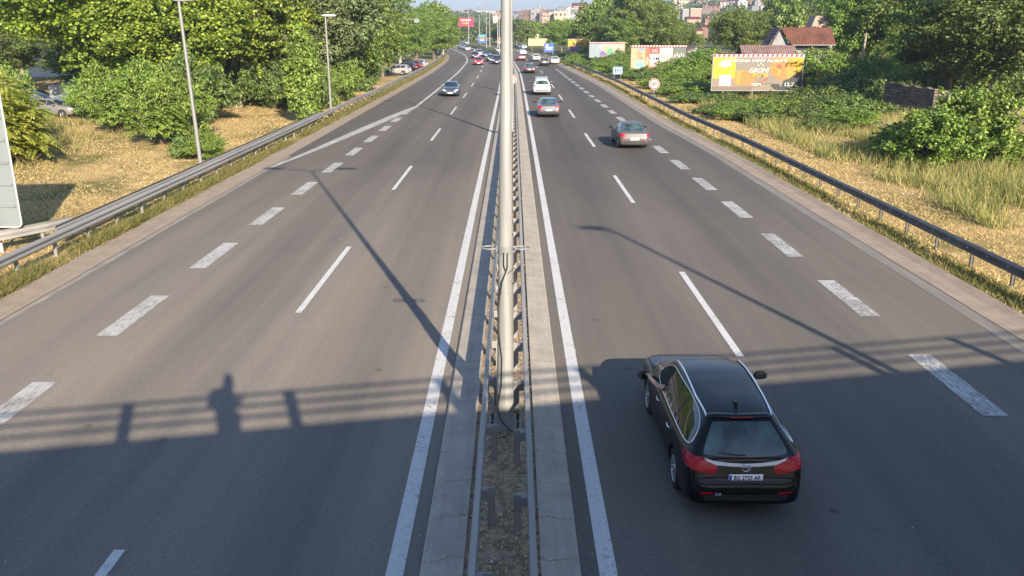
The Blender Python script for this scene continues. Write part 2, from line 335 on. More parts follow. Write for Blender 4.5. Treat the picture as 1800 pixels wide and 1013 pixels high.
def leaf_mat(name, c1, c2, c3, trans=.35, rough=.5):
    m = bpy.data.materials.new(name); m.use_nodes = True; nt = m.node_tree; nt.nodes.clear()
    out = N(nt, 'ShaderNodeOutputMaterial'); b = N(nt, 'ShaderNodeBsdfPrincipled'); b.inputs['Roughness'].default_value = rough; b.inputs['Specular IOR Level'].default_value = .35
    geo = N(nt, 'ShaderNodeNewGeometry'); oi = N(nt, 'ShaderNodeObjectInfo')
    f = noise(nt, .55, 3, .5)
    ad = N(nt, 'ShaderNodeMath', operation='MULTIPLY_ADD', i_1=.85, i_2=-.1); nt.links.new(geo.outputs['Random Per Island'], ad.inputs[0])
    k = N(nt, 'ShaderNodeMath', operation='MULTIPLY_ADD', i_1=.55); nt.links.new(f, k.inputs[0]); nt.links.new(ad.outputs[0], k.inputs[2])
    col = ramp(nt, k.outputs[0], [(.2, c1), (.55, c2), (.9, c3)])
    hs = N(nt, 'ShaderNodeHueSaturation'); mr = N(nt, 'ShaderNodeMapRange', i_3=.490, i_4=.512); nt.links.new(oi.outputs['Random'], mr.inputs[0])
    mv = N(nt, 'ShaderNodeMapRange', i_3=.93, i_4=1.10); nt.links.new(oi.outputs['Random'], mv.inputs[0])
    nt.links.new(mr.outputs[0], hs.inputs['Hue']); nt.links.new(mv.outputs[0], hs.inputs['Value']); nt.links.new(col, hs.inputs['Color']); col = hs.outputs[0]
    nt.links.new(col, b.inputs['Base Color'])
    tr = N(nt, 'ShaderNodeBsdfTranslucent'); nt.links.new(mix(nt, 1.0, col, (1.5, 1.5, .6), 'MULTIPLY'), tr.inputs[0])
    mx = N(nt, 'ShaderNodeMixShader', i_0=trans); nt.links.new(b.outputs[0], mx.inputs[1]); nt.links.new(tr.outputs[0], mx.inputs[2]); nt.links.new(mx.outputs[0], out.inputs[0]); return m
M['lf_plane'] = leaf_mat('leaf_yellow_green', (.06, .11, .015), (.16, .235, .028), (.30, .38, .06), .28)
M['lf_bright'] = leaf_mat('leaf_bright_green', (.05, .10, .015), (.14, .225, .035), (.27, .37, .08), .26)
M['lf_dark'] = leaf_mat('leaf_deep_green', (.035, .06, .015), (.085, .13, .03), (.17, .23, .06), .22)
M['lf_olive'] = leaf_mat('leaf_grey_green', (.05, .075, .028), (.125, .165, .06), (.25, .30, .13), .22)
M['lf_mid'] = leaf_mat('leaf_mid_green', (.045, .08, .014), (.12, .18, .032), (.23, .31, .07), .24)
M['lf_ail'] = leaf_mat('leaf_fern_green', (.16, .20, .04), (.32, .37, .07), (.48, .50, .15), .55)
M['lf_ivy'] = leaf_mat('leaf_ivy', (.04, .075, .018), (.09, .15, .032), (.22, .28, .09), .22)
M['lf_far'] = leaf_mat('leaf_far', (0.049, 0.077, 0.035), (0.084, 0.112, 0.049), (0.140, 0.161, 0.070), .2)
M['straw'] = leaf_mat('straw', (.27, .19, .08), (.50, .37, .165), (.62, .50, .26), .2, .8)
M['tallgrass'] = leaf_mat('tall_grass', (.08, .11, .03), (.20, .21, .07), (.42, .34, .15), .3, .8)
M['weed'] = leaf_mat('weed', (.05, .08, .02), (.12, .14, .035), (.26, .22, .08), .25, .8)
# ================================================================== SETTING
rng = random.Random(7); nr = np.random.default_rng(5)
xs = np.unique(np.concatenate([np.linspace(-1100, -150, 18), np.linspace(-150, -16, 50), [-14.2, -12, 0, 10, 12.6], np.linspace(13.4, 150, 52), np.linspace(150, 1100, 20)]))
ys = np.unique(np.concatenate([np.linspace(-320, 0, 16), np.linspace(0, 120, 70), np.linspace(120, 400, 50), np.linspace(400, 1300, 45), np.linspace(1300, 1700, 4)]))
vs = []
for y in ys:
    for x in xs:
        X = x + (cs(y) if abs(x) < 60 and y < 420 else 0)
        vs.append((X, y, tz(X, y) - .06))
n = len(xs)
b = MB(); b.add(vs, [(j * n + i, j * n + i + 1, (j + 1) * n + i + 1, (j + 1) * n + i) for j in range(len(ys) - 1) for i in range(n - 1)], M['ground'], True)
tag(b.build('ground'), kind='structure')

YS = [-300, -60, 0] + [4 * i for i in range(1, 28)] + list(range(115, 460, 6)); 
uL = lambda y: float(np.interp(y, [0, 230, 260, 300], [-12.75, -12.3, -13.2, -14.5]))
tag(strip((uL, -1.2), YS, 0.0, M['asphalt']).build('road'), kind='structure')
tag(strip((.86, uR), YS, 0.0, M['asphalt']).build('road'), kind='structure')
# darker slip lane outside the main edge line
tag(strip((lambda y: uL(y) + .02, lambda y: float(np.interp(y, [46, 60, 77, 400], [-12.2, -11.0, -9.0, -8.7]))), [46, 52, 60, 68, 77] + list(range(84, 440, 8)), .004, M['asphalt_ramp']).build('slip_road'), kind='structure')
# concrete gutters and the worn shoulders
tag(strip((lambda y: uL(y) - 1.05, uL), YS, .012, M['gutter']).build('gutter'), kind='structure')
b = MB()
for y0, y1 in zip(YS[:-1], YS[1:]):
    for u0, u1, z0, z1 in ((0, .34, .012, .012), (.34, .62, .012, .0), (.62, .9, .0, .06), (.9, 1.0, .06, .06)):
        a0, a1 = uR(y0) + cs(y0), uR(y1) + cs(y1)
        b.add([(a0 + u0, y0, z0), (a0 + u1, y0, z1), (a1 + u1, y1, z1), (a1 + u0, y1, z0)], [(0, 1, 2, 3)], M['gutter'])
tag(b.build('gutter'), kind='structure')
tag(strip((lambda y: uR(y) - .42, lambda y: uR(y) - .02), YS, .004, M['dust']).build('shoulder_dust'), kind='structure')
# median: two concrete kerb strips and the littered bed between
def kerb(u0, u1, inner):
    b = MB(); prof = [(u0, -.02), (u0, .05), (u0 + .03 * (1 if inner > 0 else -1) * (1 if u1 > u0 else -1) * (1 if inner > 0 else -1), .075), (u1, .13), (u1, -.02)]
    for y0, y1 in zip(YS[:-1], YS[1:]):
        for (a, za), (d, zd) in zip(prof[:-1], prof[1:]):
            b.add([(a + cs(y0), y0, za), (d + cs(y0), y0, zd), (d + cs(y1), y1, zd), (a + cs(y1), y1, za)], [(0, 1, 2, 3)], M['kerb'])
    return tag(b.build('kerb'), kind='structure')
kerb(-1.24, -.66, -1); kerb(.9, .37, 1)
tag(strip((-.66, -.5, -.3, 0, .2, .37), YS, .07, M['litter']).build('median_bed'), kind='structure')

# ---- painted lines (each a sheet 4 mm above the asphalt)
def line(u, w, ya, yb, m, name='lane_line', z=.008):
    yy = [y for y in YS if ya < y < yb]; yy = [ya] + yy + [yb]
    uf = u if callable(u) else (lambda y: u)
    return tag(strip((lambda y: uf(y) - w / 2, lambda y: uf(y) + w / 2), yy, z, m).build(name), kind='structure')
line(-1.58, .24, -20, 420, M['line'], 'edge_line'); line(1.27, .24, -20, 420, M['line'], 'edge_line')
line(lambda y: uL(y) + .13, .2, -20, 48, M['line_faint'], 'edge_line')
b = MB(); wp = [(44, -12.5, .2), (48, -12.0, .35), (54, -11.35, .55), (62, -10.55, .75), (70, -9.75, .75), (77, -9.0, .55), (79, -8.82, .3)]
b.add([(u + s * w / 2, y, .012) for y, u, w in wp for s in (-1, 1)], [(2 * i, 2 * i + 1, 2 * i + 3, 2 * i + 2) for i in range(len(wp) - 1)], M['line_worn'])
tag(b.build('painted_wedge'), kind='structure')
line(lambda y: float(np.interp(y, [79, 120, 180], [-8.8, -8.6, -8.3])), .22, 79, 420, M['line'], 'edge_line')
line(lambda y: uR(y) - .2, .14, 60, 300, M['line_faint'], 'edge_line')
def dashes(uf, w, first, period, length, last, m, name):
    b = MB(); y = first
    while y < last:
        uu = lambda t: uf(t) + cs(t)
        vs = []
        ks = 4
        for k in range(ks + 1):
            t = y + length * k / ks; vs += [(uu(t) - w / 2, t, .008), (uu(t) + w / 2, t, .008)]
        b.add(vs, [(2 * i, 2 * i + 1, 2 * i + 3, 2 * i + 2) for i in range(ks)], m); y += period
    return tag(b.build(name), kind='structure')
uA = lambda y: float(np.interp(y, [20, 60, 120, 200], [-5.48, -5.2, -5.0, -4.9]))
dashes(uA, .16, 20.6 - 17.1, 17.1, 6.8, 170, M['line'], 'lane_dashes')
dashes(uA, .16, 20.6 + 17.1 * 9, 10, 4, 400, M['line'], 'lane_dashes')
uB = lambda y: float(np.interp(y, [18, 60, 110, 180], [5.02, 4.9, 4.85, 4.7]))
yb0 = G(1253, 627).y; yb1 = G(1098, 357).y
PB = yb1 - yb0
dashes(uB, .17, yb0, PB, 6.8, 400, M['line'], 'lane_dashes')
uC = lambda y: float(np.interp(y, [18, 60, 110, 180], [-9.6, -9.15, -8.9, -8.9]))
yc0 = G(232, 591).y; yc1 = G(372, 472).y; PC = yc1 - yc0
dashes(uC, .5, yc0 - 2 * PC, PC, 3.15, 74, M['line_worn'], 'wide_dashes')
uD = lambda y: float(np.interp(y, [14, 40, 80, 130], [9.05, 8.85, 8.35, 7.7]))
yd0 = G(1690, 732).y; yd1 = G(1492, 556).y; PD = yd1 - yd0
dashes(uD, .5, yd0, PD, 3.15, 150, M['ladder'], 'wide_dashes')

# ================================================================== GUARDRAILS
WPROF = [(.0, .44), (.045, .475), (.075, .50), (.075, .545), (.02, .585), (.02, .625), (.075, .665), (.075, .71), (.045, .735), (.0, .77), (-.012, .77), (.03, .72), (.06, .70), (.06, .675), (.005, .63), (.005, .58), (.06, .535), (.06, .51), (.03, .485), (-.012, .44)]
def rail_beam(uf, face, ya, yb, step=4, m=None, dz=0):
    b = MB(); yy = list(np.arange(ya, yb + .1, step)); n = len(WPROF)
    vs = [(uf(y) + cs(y) + face * p, y, z + dz) for y in yy for p, z in WPROF]
    b.add(vs, [(i * n + k, i * n + (k + 1) % n, (i + 1) * n + (k + 1) % n, (i + 1) * n + k) for i in range(len(yy) - 1) for k in range(n)], m or M['galv'])
    b.add(vs[:n], [tuple(range(n))], m or M['galv'])
    y = ya + 2.0
    while y < min(yb, 110):      # overlapping joints with bolt heads
        s2 = [(uf(t) + cs(t) + face * (p + (.005 if p > -.005 else -.003)), t, z + dz) for t in (y - .16, y + .16) for p, z in WPROF[:10]]
        b.add(s2, [(k, k + 1, 10 + k + 1, 10 + k) for k in range(9)], m or M['galv'])
        for t in (-.1, .1):
            for z in (.54, .67): b.sphere((uf(y) + cs(y) + face * .06, y + t, z + dz), .016, M['bolt'] if face < 0 and m else M['galv'], 6, 4)
        y += 4.0
    return b
def posts(root, uf, face, ya, yb, step, m, top=.70, limit=100, bolt=False, spacer=True):
    y = ya; k = 0; pm = None
    b = MB(); b.box((-.05, -.012, -.1), (.05, .012, top), m); b.box((-.05, -.035, -.1), (-.044, .035, top), m); b.box((.044, -.035, -.1), (.05, .035, top), m)
    if spacer: b.box((face * .05, -.06, .53), (face * .14, .06, .68), m)
    pm = b.mesh('post')
    bm_ = MB().sphere((0, 0, 0), .022, M['bolt'], 8, 6).mesh('bolt')
    while y < yb and k < limit:
        x = uf(y) + cs(y) - face * .16
        link('post', pm, root, (x, y, 0))
        if bolt and k < 26:
            link('bolt', bm_, root, (uf(y) + cs(y) + face * .03, y, .605)); link('bolt', bm_, root, (uf(y) + cs(y) + face * .03, y + step * .5, .605))
        y += step; k += 1
r = empty('guardrail', 'grey steel guardrail along the median, facing the oncoming carriageway', 'guardrail')
rail_beam(lambda y: -.47, -1, 6, 300, 4).build('beam', r)
posts(r, lambda y: -.47, -1, 8.8, 190, 2.0, M['galv'], limit=92)
r = empty('guardrail', 'grey steel guardrail along the median, facing the lanes with the black estate car', 'guardrail')
rail_beam(lambda y: .22, 1, 6, 300, 4).build('beam', r)
posts(r, lambda y: .22, 1, 8.6, 190, 2.0, M['galv'], limit=92)
r = empty('guardrail', 'long double steel guardrail between the slip lane and the dry grass bank with trees', 'guardrail')
uG = lambda y: uL(y) - 1.75
rail_beam(uG, 1, 21, 250, 4).build('beam', r)
rail_beam(lambda y: uG(y) - .36, -1, 27, 66, 3, dz=.04).build('back_beam', r)
posts(r, uG, 1, 22, 240, 2.2, M['galv'], limit=99)
r = empty('guardrail', 'low rail end turning away behind the large grey sign back', 'guardrail')
b = MB(); p0 = G(92, 430); n = len(WPROF); vs = []
for t in np.linspace(0, 1, 7):
    cx_ = -15.15 - 4.2 * t ** 1.3; cy_ = 28.8 - 5.5 * t
    vs += [(cx_ - p * .8, cy_ - p * .6, z - .25 * t * .3) for p, z in WPROF]
b.add(vs, [(i * n + k, i * n + (k + 1) % n, (i + 1) * n + (k + 1) % n, (i + 1) * n + k) for i in range(6) for k in range(n)], M['galv']); b.build('beam', r)
for t in (.2, .6, 1): MB().box((-.05, -.05, -.1), (.05, .05, .66), M['galv']).build('post', r, (-15.2 - 4.2 * t ** 1.3, 28.9 - 5.5 * t, 0))
r = empty('guardrail', 'dark steel guardrail with bright bolts beside the billboards and brambles', 'guardrail')
uH = lambda y: uR(y) + 1.95
rail_beam(uH, -1, 12, 290, 4, M['galv_dark']).build('beam', r)
posts(r, uH, -1, 14, 230, 2.2, M['galv_dark'], limit=97, bolt=True)

# ================================================================== STREET LAMPS
def median_lamp(loc, label, detail=False, h=12.9):
    r = empty('street_lamp', label, 'street lamp', loc, group='street lamps standing along the median')
    b = MB(); b.tube([(0, 0, .07), (0, 0, .5), (.0, 0, 7.4), (0, 0, h)], [.16, .155, .079, .05], M['pole'], 20); b.build('pole', r)
    for s in (-1, 1):
        a = MB(); a.tube([(0, 0, h - .15), (s * .3, 0, h + .05), (s * 1.5, 0, h + .3)], .035, M['lamp_grey'], 8); a.build('arm', r)
        l = MB(); l.prism([(s * 1.4, -.12), (s * 2.3, -.15), (s * 2.35, 0), (s * 2.3, .15), (s * 1.4, .12)], h + .26, h + .40, M['lamp_grey']); l.build('lamp_head', r)
    bp = MB(); bp.box((-.3, -.27, .05), (.3, .27, .10), M['galv'])
    bp.build('base_plate', r)
    if detail:
        for sx in (-1, 1):
            for yy in (-.2, .12): MB().tube([(sx * .23, yy, .10), (sx * .23, yy, .22)], .022, M['black'], 8).build('bolt', r)
        for sx in (-1, 1):
            q = MB(); z = 3.36
            pts = [(sx * (.27 + .14 * math.cos(t)), -.02 + .05 * math.sin(t) * 2.2, z + .02) for t in np.linspace(0, 2 * math.pi, 25)]
            q.tube(pts, .014, M['lamp_grey'], 6, False); q.box((sx * .14 - .02, -.02, z - .05), (sx * .14 + .02, .02, z + .05), M['lamp_grey']); q.build('banner_ring', r)
        MB().tube([(0, 0, 3.28), (0, 0, 3.42)], .135, M['lamp_grey'], 20).build('clamp', r)
        q = MB(); q.tube([(-.03, -.13, 3.32), (-.03, -.135, 3.1), (.0, -.14, 3.0)], .012, M['black'], 6); q.tube([(.03, -.13, 3.32), (.03, -.135, 3.05)], .012, M['black'], 6)
        cab = [(.03, -.15, 3.05), (-.06, -.15, 2.8), (-.13, -.10, 2.3), (-.12, -.10, 1.9), (-.06, -.14, 1.4), (-.07, -.15, .9), (-.13, -.12, .5), (-.1, -.15, .25), (.0, -.2, .14), (.1, -.3, .1), (.06, -.45, .09), (-.1, -.6, .09), (-.22, -.75, .09)]
        q.tube(cab, .011, M['black'], 6); q.tube([(.04, -.13, 2.95), (.16, -.1, 3.05), (.2, -.05, 2.9), (.14, -.05, 2.75), (.09, -.08, 2.8)], .008, M['black'], 6)
        q.build('cable', r)
        MB().tube([(0, 0, 1.6), (0, 0, 1.612)], .149, M['galv'], 20).build('seam', r)
        MB().tube([(0, 0, 2.6), (0, 0, 2.612)], .139, M['galv'], 20).build('seam', r)
    return r
lm = median_lamp((-.145, 14.1, 0), 'nearest tall street lamp pole with black cable and two banner rings, between the median rails', True)
lm.rotation_euler.y = R(.25)
MED = 'far street lamp on the median behind the nearest tall pole'
for Y in (56, 95.5, 135, 175, 215, 255): median_lamp((-.14 + cs(Y), Y, 0), MED)
# far lamps beyond the bend
for px, by, ty, lab in ((875, 92, 27, 'street lamp pole in front of the orange poster, closest to the tall near pole'), (861, 83, 25, 'street lamp pole between the blue poster and the orange poster'), (843, 80, 26, 'street lamp pole in front of the blue poster by the bend'), (824, 80, 12, 'tall pale pole under the pink billboard by the bend')):
    g = G(px, by); r = empty('street_lamp', lab, 'street lamp', g, group='lamps beyond the bend'); hh = W(px, ty, g.y).z
    MB().tube([(0, 0, 0), (0, 0, hh)], [.2, .1], M['pole'], 10).build('pole', r); MB().tube([(0, 0, hh - .1), (1.6, 0, hh + .2)], .06, M['lamp_grey'], 6).build('arm', r)
    MB().box((1.4, -.12, hh + .1), (2.3, .12, hh + .25), M['lamp_grey']).build('lamp_head', r); MB().box((-.7, -.05, 2.8), (.7, .05, 3.0), M['lamp_grey']).build('banner_ring', r)
# verge lamps on the left
for i, (g, lab) in enumerate(((G(355, 305), 'thin grey street lamp rising from the dry grass beside the large leafy bush'), (G(582.5, 204), 'shorter looking street lamp with its flat head in front of the grey green trees'))):
    r = empty('street_lamp', lab, 'street lamp', g, group='lamps on the grass verge'); hh = 8.15 if i == 0 else 7.75
    MB().tube([(0, 0, -.1), (-.0, 0, hh)], [.10, .065], M['lamp_grey'], 12).build('pole', r)
    q = MB(); q.sphere((.28, 0, hh + .04), (.62, .17, .11), M['white'], 14, 8); q.build('lamp_head', r)
    if i == 0: r.rotation_euler.y = R(-1.6)
# lamp whose shadow crosses the right carriageway
r = empty('street_lamp', 'street lamp on the verge beside the bridge, casting a long shadow over the lanes', 'street lamp', (13.4, 1.6, 0))
MB().tube([(0, 0, -.1), (0, 0, 12.6)], [.15, .07], M['pole'], 14).build('pole', r); MB().tube([(0, 0, 12.5), (-1.0, .1, 12.8)], .04, M['lamp_grey']).build('arm', r)
MB().sphere((-.55, .1, 12.75), (.6, .17, .12), M['lamp_grey'], 12, 6).build('lamp_head', r)

# ================================================================== FOOTBRIDGE under the photographer
r = empty('bridge', 'concrete bridge with steel rails crossing both carriageways, its shadow lying over them', 'bridge', (0, 0, 0))
SL = .21; BR = math.atan(SL)
def bl(x, y): return (x * math.cos(BR) - y * math.sin(BR), x * math.sin(BR) + y * math.cos(BR))
def bbox(name, x0, x1, y0, y1, z0, z1, m):
    b = MB(); b.prism([bl(x0, y0), bl(x1, y0), bl(x1, y1), bl(x0, y1)], z0, z1, m); return b.build(name, r)
FY = -.14
bbox('deck', -24, 24, FY - 7.5, FY, 5.1, 5.8, M['bridge'])  # unseen rear depth set for the shade it throws on the estate car
bbox('upstand', -24, 24, FY - .18, FY, 5.803, 6.33, M['bridge']); bbox('upstand', -24, 24, FY - 7.5, FY - 7.32, 5.803, 6.33, M['bridge'])
for side in (FY - .09, FY - 7.41):
    for z in (7.03, 6.81, 6.59):
        b = MB(); b.tube([(*bl(-24, side), z), (*bl(24, side), z)], .035, M['galv'], 10); b.build('rail_bar', r)
    for k in range(-8, 8):
        x = 1.0 + 3.0 * k
        bbox('post', x - .11, x + .11, side - .05, side + .05, 6.33, 7.06, M['galv'])
for x in (-20.5, 19.5): bbox('pier', x - .4, x + .4, FY - 6, FY - 1.5, -.1, 5.1, M['bridge'])

# ================================================================== PEOPLE helpers
def skin_mesh(verts, edges, radii, mname, m, sub=2, root=0):
    me = bpy.data.meshes.new('t'); me.from_pydata(verts, edges, []); o = bpy.data.objects.new('t', me); COL.objects.link(o)
    o.modifiers.new('s', 'SKIN'); me.skin_vertices[0].data[root].use_root = True
    for i, rr in enumerate(radii): me.skin_vertices[0].data[i].radius = rr if isinstance(rr, tuple) else (rr, rr)
    ss = o.modifiers.new('u', 'SUBSURF'); ss.levels = sub; ss.render_levels = sub
    dg = bpy.context.evaluated_depsgraph_get(); dg.update(); out = bpy.data.meshes.new_from_object(o.evaluated_get(dg)); bpy.data.objects.remove(o)
    out.name = mname; out.materials.clear(); out.materials.append(m)
    for p in out.polygons: p.use_smooth = True
    return out
M['skin'] = mat('skin', (.48, .27, .19), .55, 0, .08, 6); M['shirt'] = mat('grey_shirt', (.2, .2, .22), .9, 0, .1, 5); M['jeans'] = mat('denim', (.06, .08, .13), .9, 0, .15, 5); M['hair'] = mat('dark_hair', (.03, .022, .018), .8, 0, .2, 20)
pz = 5.8; PX = -.08
V = [(0, -.42, pz + .92), (0, -.44, pz + 1.12), (0, -.43, pz + 1.34), (0, -.36, pz + 1.46), (0, -.29, pz + 1.50), (0, -.25, pz + 1.58), (0, -.245, pz + 1.66),
     (.17, -.40, pz + 1.38), (.24, -.28, pz + 1.05), (.14, -.12, pz + 1.16), (.07, -.085, pz + 1.18),
     (-.17, -.40, pz + 1.38), (-.33, -.28, pz + 1.05), (-.14, -.12, pz + 1.15), (-.08, -.085, pz + 1.17),
     (.10, -.42, pz + .86), (.11, -.40, pz + .48), (.11, -.46, pz + .08), (.12, -.32, pz + .04), (-.10, -.42, pz + .86), (-.11, -.42, pz + .48), (-.11, -.48, pz + .08), (-.12, -.34, pz + .04)]
E = [(0, 1), (1, 2), (2, 3), (3, 4), (4, 5), (5, 6), (2, 7), (7, 8), (8, 9), (9, 10), (2, 11), (11, 12), (12, 13), (13, 14), (0, 15), (15, 16), (16, 17), (17, 18), (0, 19), (19, 20), (20, 21), (21, 22)]
RR = [(.26, .2), (.27, .2), (.30, .2), .15, .12, (.115, .12), (.095, .1), .06, .045, .035, .03, .075, .055, .045, .03, .09, .065, .045, .04, .09, .065, .045, .04]
V = [(x + (PX - (.09 if pz + 1.0 < z < pz + 1.4 else 0) if abs(y) > .2 else PX * .25) + (0 if abs(y) > .2 else 0), y, z) for x, y, z in V]
pe = link('person', skin_mesh(V, E, RR, 'person', M['shirt']))
tag(pe, 'person in grey shirt leaning on the bridge rail and holding a phone out', 'person')
tr_ = MB()
for s in (-1, 1): tr_.tube([(s * .10, -.42, pz + .95), (s * .115, -.41, pz + .48), (s * .115, -.47, pz + .08)], [.13, .095, .075], M['jeans'], 12)
tr_.build('trousers', pe, (PX, 0, 0))
hb = MB(); hb.sphere((0, -.25, pz + 1.63), (.082, .10, .125), M['skin'], 16, 12); hb.tube([(0, -.16, pz + 1.64), (0, -.14, pz + 1.60), (0, -.155, pz + 1.585)], [.008, .014, .006], M['skin'], 6)
for s in (-1, 1): hb.sphere((s * .083, -.26, pz + 1.62), (.012, .022, .032), M['skin'], 8, 6); hb.sphere((s * .03, -.158, pz + 1.645), .011, M['black'], 8, 6)
hb.build('head', pe, (PX, 0, 0))
hh_ = MB(); hh_.sphere((0, -.27, pz + 1.665), (.09, .105, .10), M['hair'], 14, 10); hh_.build('hair', pe, (PX, 0, 0))
for s in (-1, 1):
    q = MB(); q.sphere((s * .075, -.085, 6.975), (.018, .022, .045), M['skin'], 10, 8)
    for k in range(4): q.tube([(s * .085, -.06, 6.95 + .018 * k), (s * .088, -.04, 6.952 + .018 * k), (s * (.06 + .005 * k), -.038, 6.955 + .018 * k)], [.009, .008, .007], M['skin'], 8)
    q.tube([(s * .075, -.10, 6.96), (s * .05, -.105, 6.99), (s * .035, -.075, 7.0)], [.011, .010, .008], M['skin'], 8); q.build('hand', pe)
MB().box((-.078, -.066, 6.94), (.078, -.058, 7.015), M['black']).build('phone', pe)
bpy.data.objects['phone'].parent = None
tag(bpy.data.objects['phone'], 'black phone held sideways in both hands above the bridge rail', 'phone')

# ================================================================== SIGNS
def text(s, size, m, name='lettering', parent=None, loc=(0, 0, 0), rx=90, bold=0.0, sx=1.0, align='CENTER', ext=.002, shear=0, rz=0):
    cu = bpy.data.curves.new('t', 'FONT'); cu.body = s; cu.size = size; cu.align_x = align; cu.align_y = 'CENTER'; cu.offset = bold; cu.extrude = ext; cu.shear = shear; cu.resolution_u = 3
    o = bpy.data.objects.new('t', cu); COL.objects.link(o); dg = bpy.context.evaluated_depsgraph_get(); dg.update()
    me = bpy.data.meshes.new_from_object(o.evaluated_get(dg)); bpy.data.objects.remove(o); me.materials.clear(); me.materials.append(m)
    q = link(name, me, parent, loc); q.rotation_euler = (R(rx), 0, R(rz)); q.scale = (sx, 1, 1); return q
def rpoly(x0, z0, x1, z1, r, n=5):
    pts = []
    for cx_, cz, a in ((x1 - r, z0 + r, -90), (x1 - r, z1 - r, 0), (x0 + r, z1 - r, 90), (x0 + r, z0 + r, 180)):
        for k in range(n + 1): t = R(a + 90 * k / n); pts.append((cx_ + r * math.cos(t), cz + r * math.sin(t)))
    return pts
def disc(cx_, cz, r, n=32): return [(cx_ + r * math.cos(2 * math.pi * k / n), cz + r * math.sin(2 * math.pi * k / n)) for k in range(n)]
# big sign seen from behind, left edge
r = empty('road_sign', 'large grey back of a direction sign standing on the dry grass', 'road sign', (0, 27, 0))
b = MB(); b.prism(rpoly(-20.2, .8, -15.92, 5.4, .14), .0, .03, M['signback'], 'XZ'); b.build('panel', r)
b = MB(); pl = rpoly(-20.23, .77, -15.89, 5.43, .15); b.tube([(p[0], -.01, p[1]) for p in pl + [pl[0]]], .028, M['white'], 6, False); b.build('frame', r)
for k in range(6):
    z = 1.45 + k * .7; MB().box((-20.15, -.05, z - .03), (-15.98, -.002, z + .03), M['signback']).build('rib', r)
for x in (-16.62, -19.3): MB().tube([(x, -.12, -.1), (x, -.12, 5.2)], .055, M['white'], 10).build('post', r)
# speed limit signs
def speed_sign(loc, hz, rad, label, grp=None):
    r = empty('speed_sign', label, 'speed limit sign', loc, group=grp)
    MB().tube([(0, .05, -.1), (0, .05, hz + rad * .6)], .035, M['lamp_grey'], 8).build('post', r)
    p = MB(); p.prism(disc(0, hz, rad), .0, .02, M['red'], 'XZ'); p = p.build('panel', r)
    q = MB(); q.prism(disc(0, hz, rad * .80), -.008, -.002, M['white'], 'XZ'); q.build('disc', p)
    q = MB(); q.prism(disc(0, hz, rad * 1.07), .005, .015, M['white'], 'XZ'); q.build('rim', p)
    text('80', rad * 1.12, M['signgrey'], 'number', p, (0, -.012, hz), bold=.012, sx=.85)
    return r
g = G(1149, 176); speed_sign(g, W(1149, 148, g.y).z, .50, 'round red and white 80 sign on a thin post beside the brambles')
g = G(903.5, 172); speed_sign((-.14, g.y, 0), W(903, 140, g.y).z, .46, 'round 80 sign on the median, half hidden by the tall near pole')
# blue lane sign
g = G(1085, 146); r = empty('lane_sign', 'small blue lane sign on two posts between the guardrail and the wide billboard', 'road sign', g)
z0, z1 = W(1085, 131, g.y).z, W(1085, 117.5, g.y).z
for s in (-.42, .42): MB().tube([(s, .04, -.1), (s, .04, z1 - .1)], .035, M['lamp_grey'], 8).build('post', r)
p = MB().prism(rpoly(-.62, z0, .62, z1, .08), 0, .02, M['lblue'], 'XZ').build('panel', r); zc_ = (z0 + z1) / 2
MB().prism(rpoly(-.46, z0 + .17, .46, z1 - .17, .03), -.006, -.002, M['white'], 'XZ').build('field', p)
q = MB()
for x, t in ((-.3, 0), (0.02, 1), (.32, 1)):
    q.box((x - .08, -.012, z0 + .2), (x + .08, -.008, z1 - .2), M['blue'])
q.box((-.46, -.012, zc_ - .03), (.3, -.0085, zc_ + .03), M['blue'])
q.build('arrow', p)
# blue direction sign far off
g = G(965, 98); z0, z1 = W(965, 92, g.y).z, W(965, 76, g.y).z; r = empty('direction_sign', 'blue direction sign with a white arrow beyond the cream billboard', 'road sign', g)
for s in (-.9, .9): MB().tube([(s, .06, -.1), (s, .06, z1 - .2)], .06, M['lamp_grey'], 8).build('post', r)
p = MB().prism(rpoly(-1.25, z0, 1.25, z1, .12), 0, .03, M['blue'], 'XZ').build('panel', r)
q = MB(); hgt = z1 - z0
q.prism([(-.8, z1 - .3), (-.2, z1 - .3), (-.2, z1 - .5), (-.45, z1 - .62), (-.2, z1 - .9), (-.35, z1 - 1.0), (-.6, z1 - .75), (-.8, z1 - .9)], -.008, -.002, M['white'], 'XZ'); q.build('arrow', p)
for k, (w, zz) in enumerate(((.95, .52), (.85, .32))): MB().box((-w, -.008, z0 + hgt * zz - .12), (w, -.002, z0 + hgt * zz + .12), M['white']).build('lettering_line', p)
# ================================================================== CARS
def pchip(xk, yk, x):
    xk = np.array(xk, float); yk = np.array(yk, float); h = np.diff(xk); d = np.diff(yk) / h; m = np.zeros_like(yk)
    for i in range(1, len(xk) - 1):
        if d[i - 1] * d[i] > 0:
            w1, w2 = 2 * h[i] + h[i - 1], h[i] + 2 * h[i - 1]; m[i] = (w1 + w2) / (w1 / d[i - 1] + w2 / d[i])
    m[0], m[-1] = d[0], d[-1]
    i = np.clip(np.searchsorted(xk, x) - 1, 0, len(h) - 1); t = (x - xk[i]) / h[i]
    return (2 * t**3 - 3 * t**2 + 1) * yk[i] + (t**3 - 2 * t**2 + t) * h[i] * m[i] + (-2 * t**3 + 3 * t**2) * yk[i + 1] + (t**3 - t**2) * h[i] * m[i + 1]
def chaikin(p, it):
    for _ in range(it):
        q = [p[0]]
        for a, d in zip(p[:-1], p[1:]): q += [(a[0] * .75 + d[0] * .25, a[1] * .75 + d[1] * .25), (a[0] * .25 + d[0] * .75, a[1] * .25 + d[1] * .75)]
        q.append(p[-1]); p = q
    return p
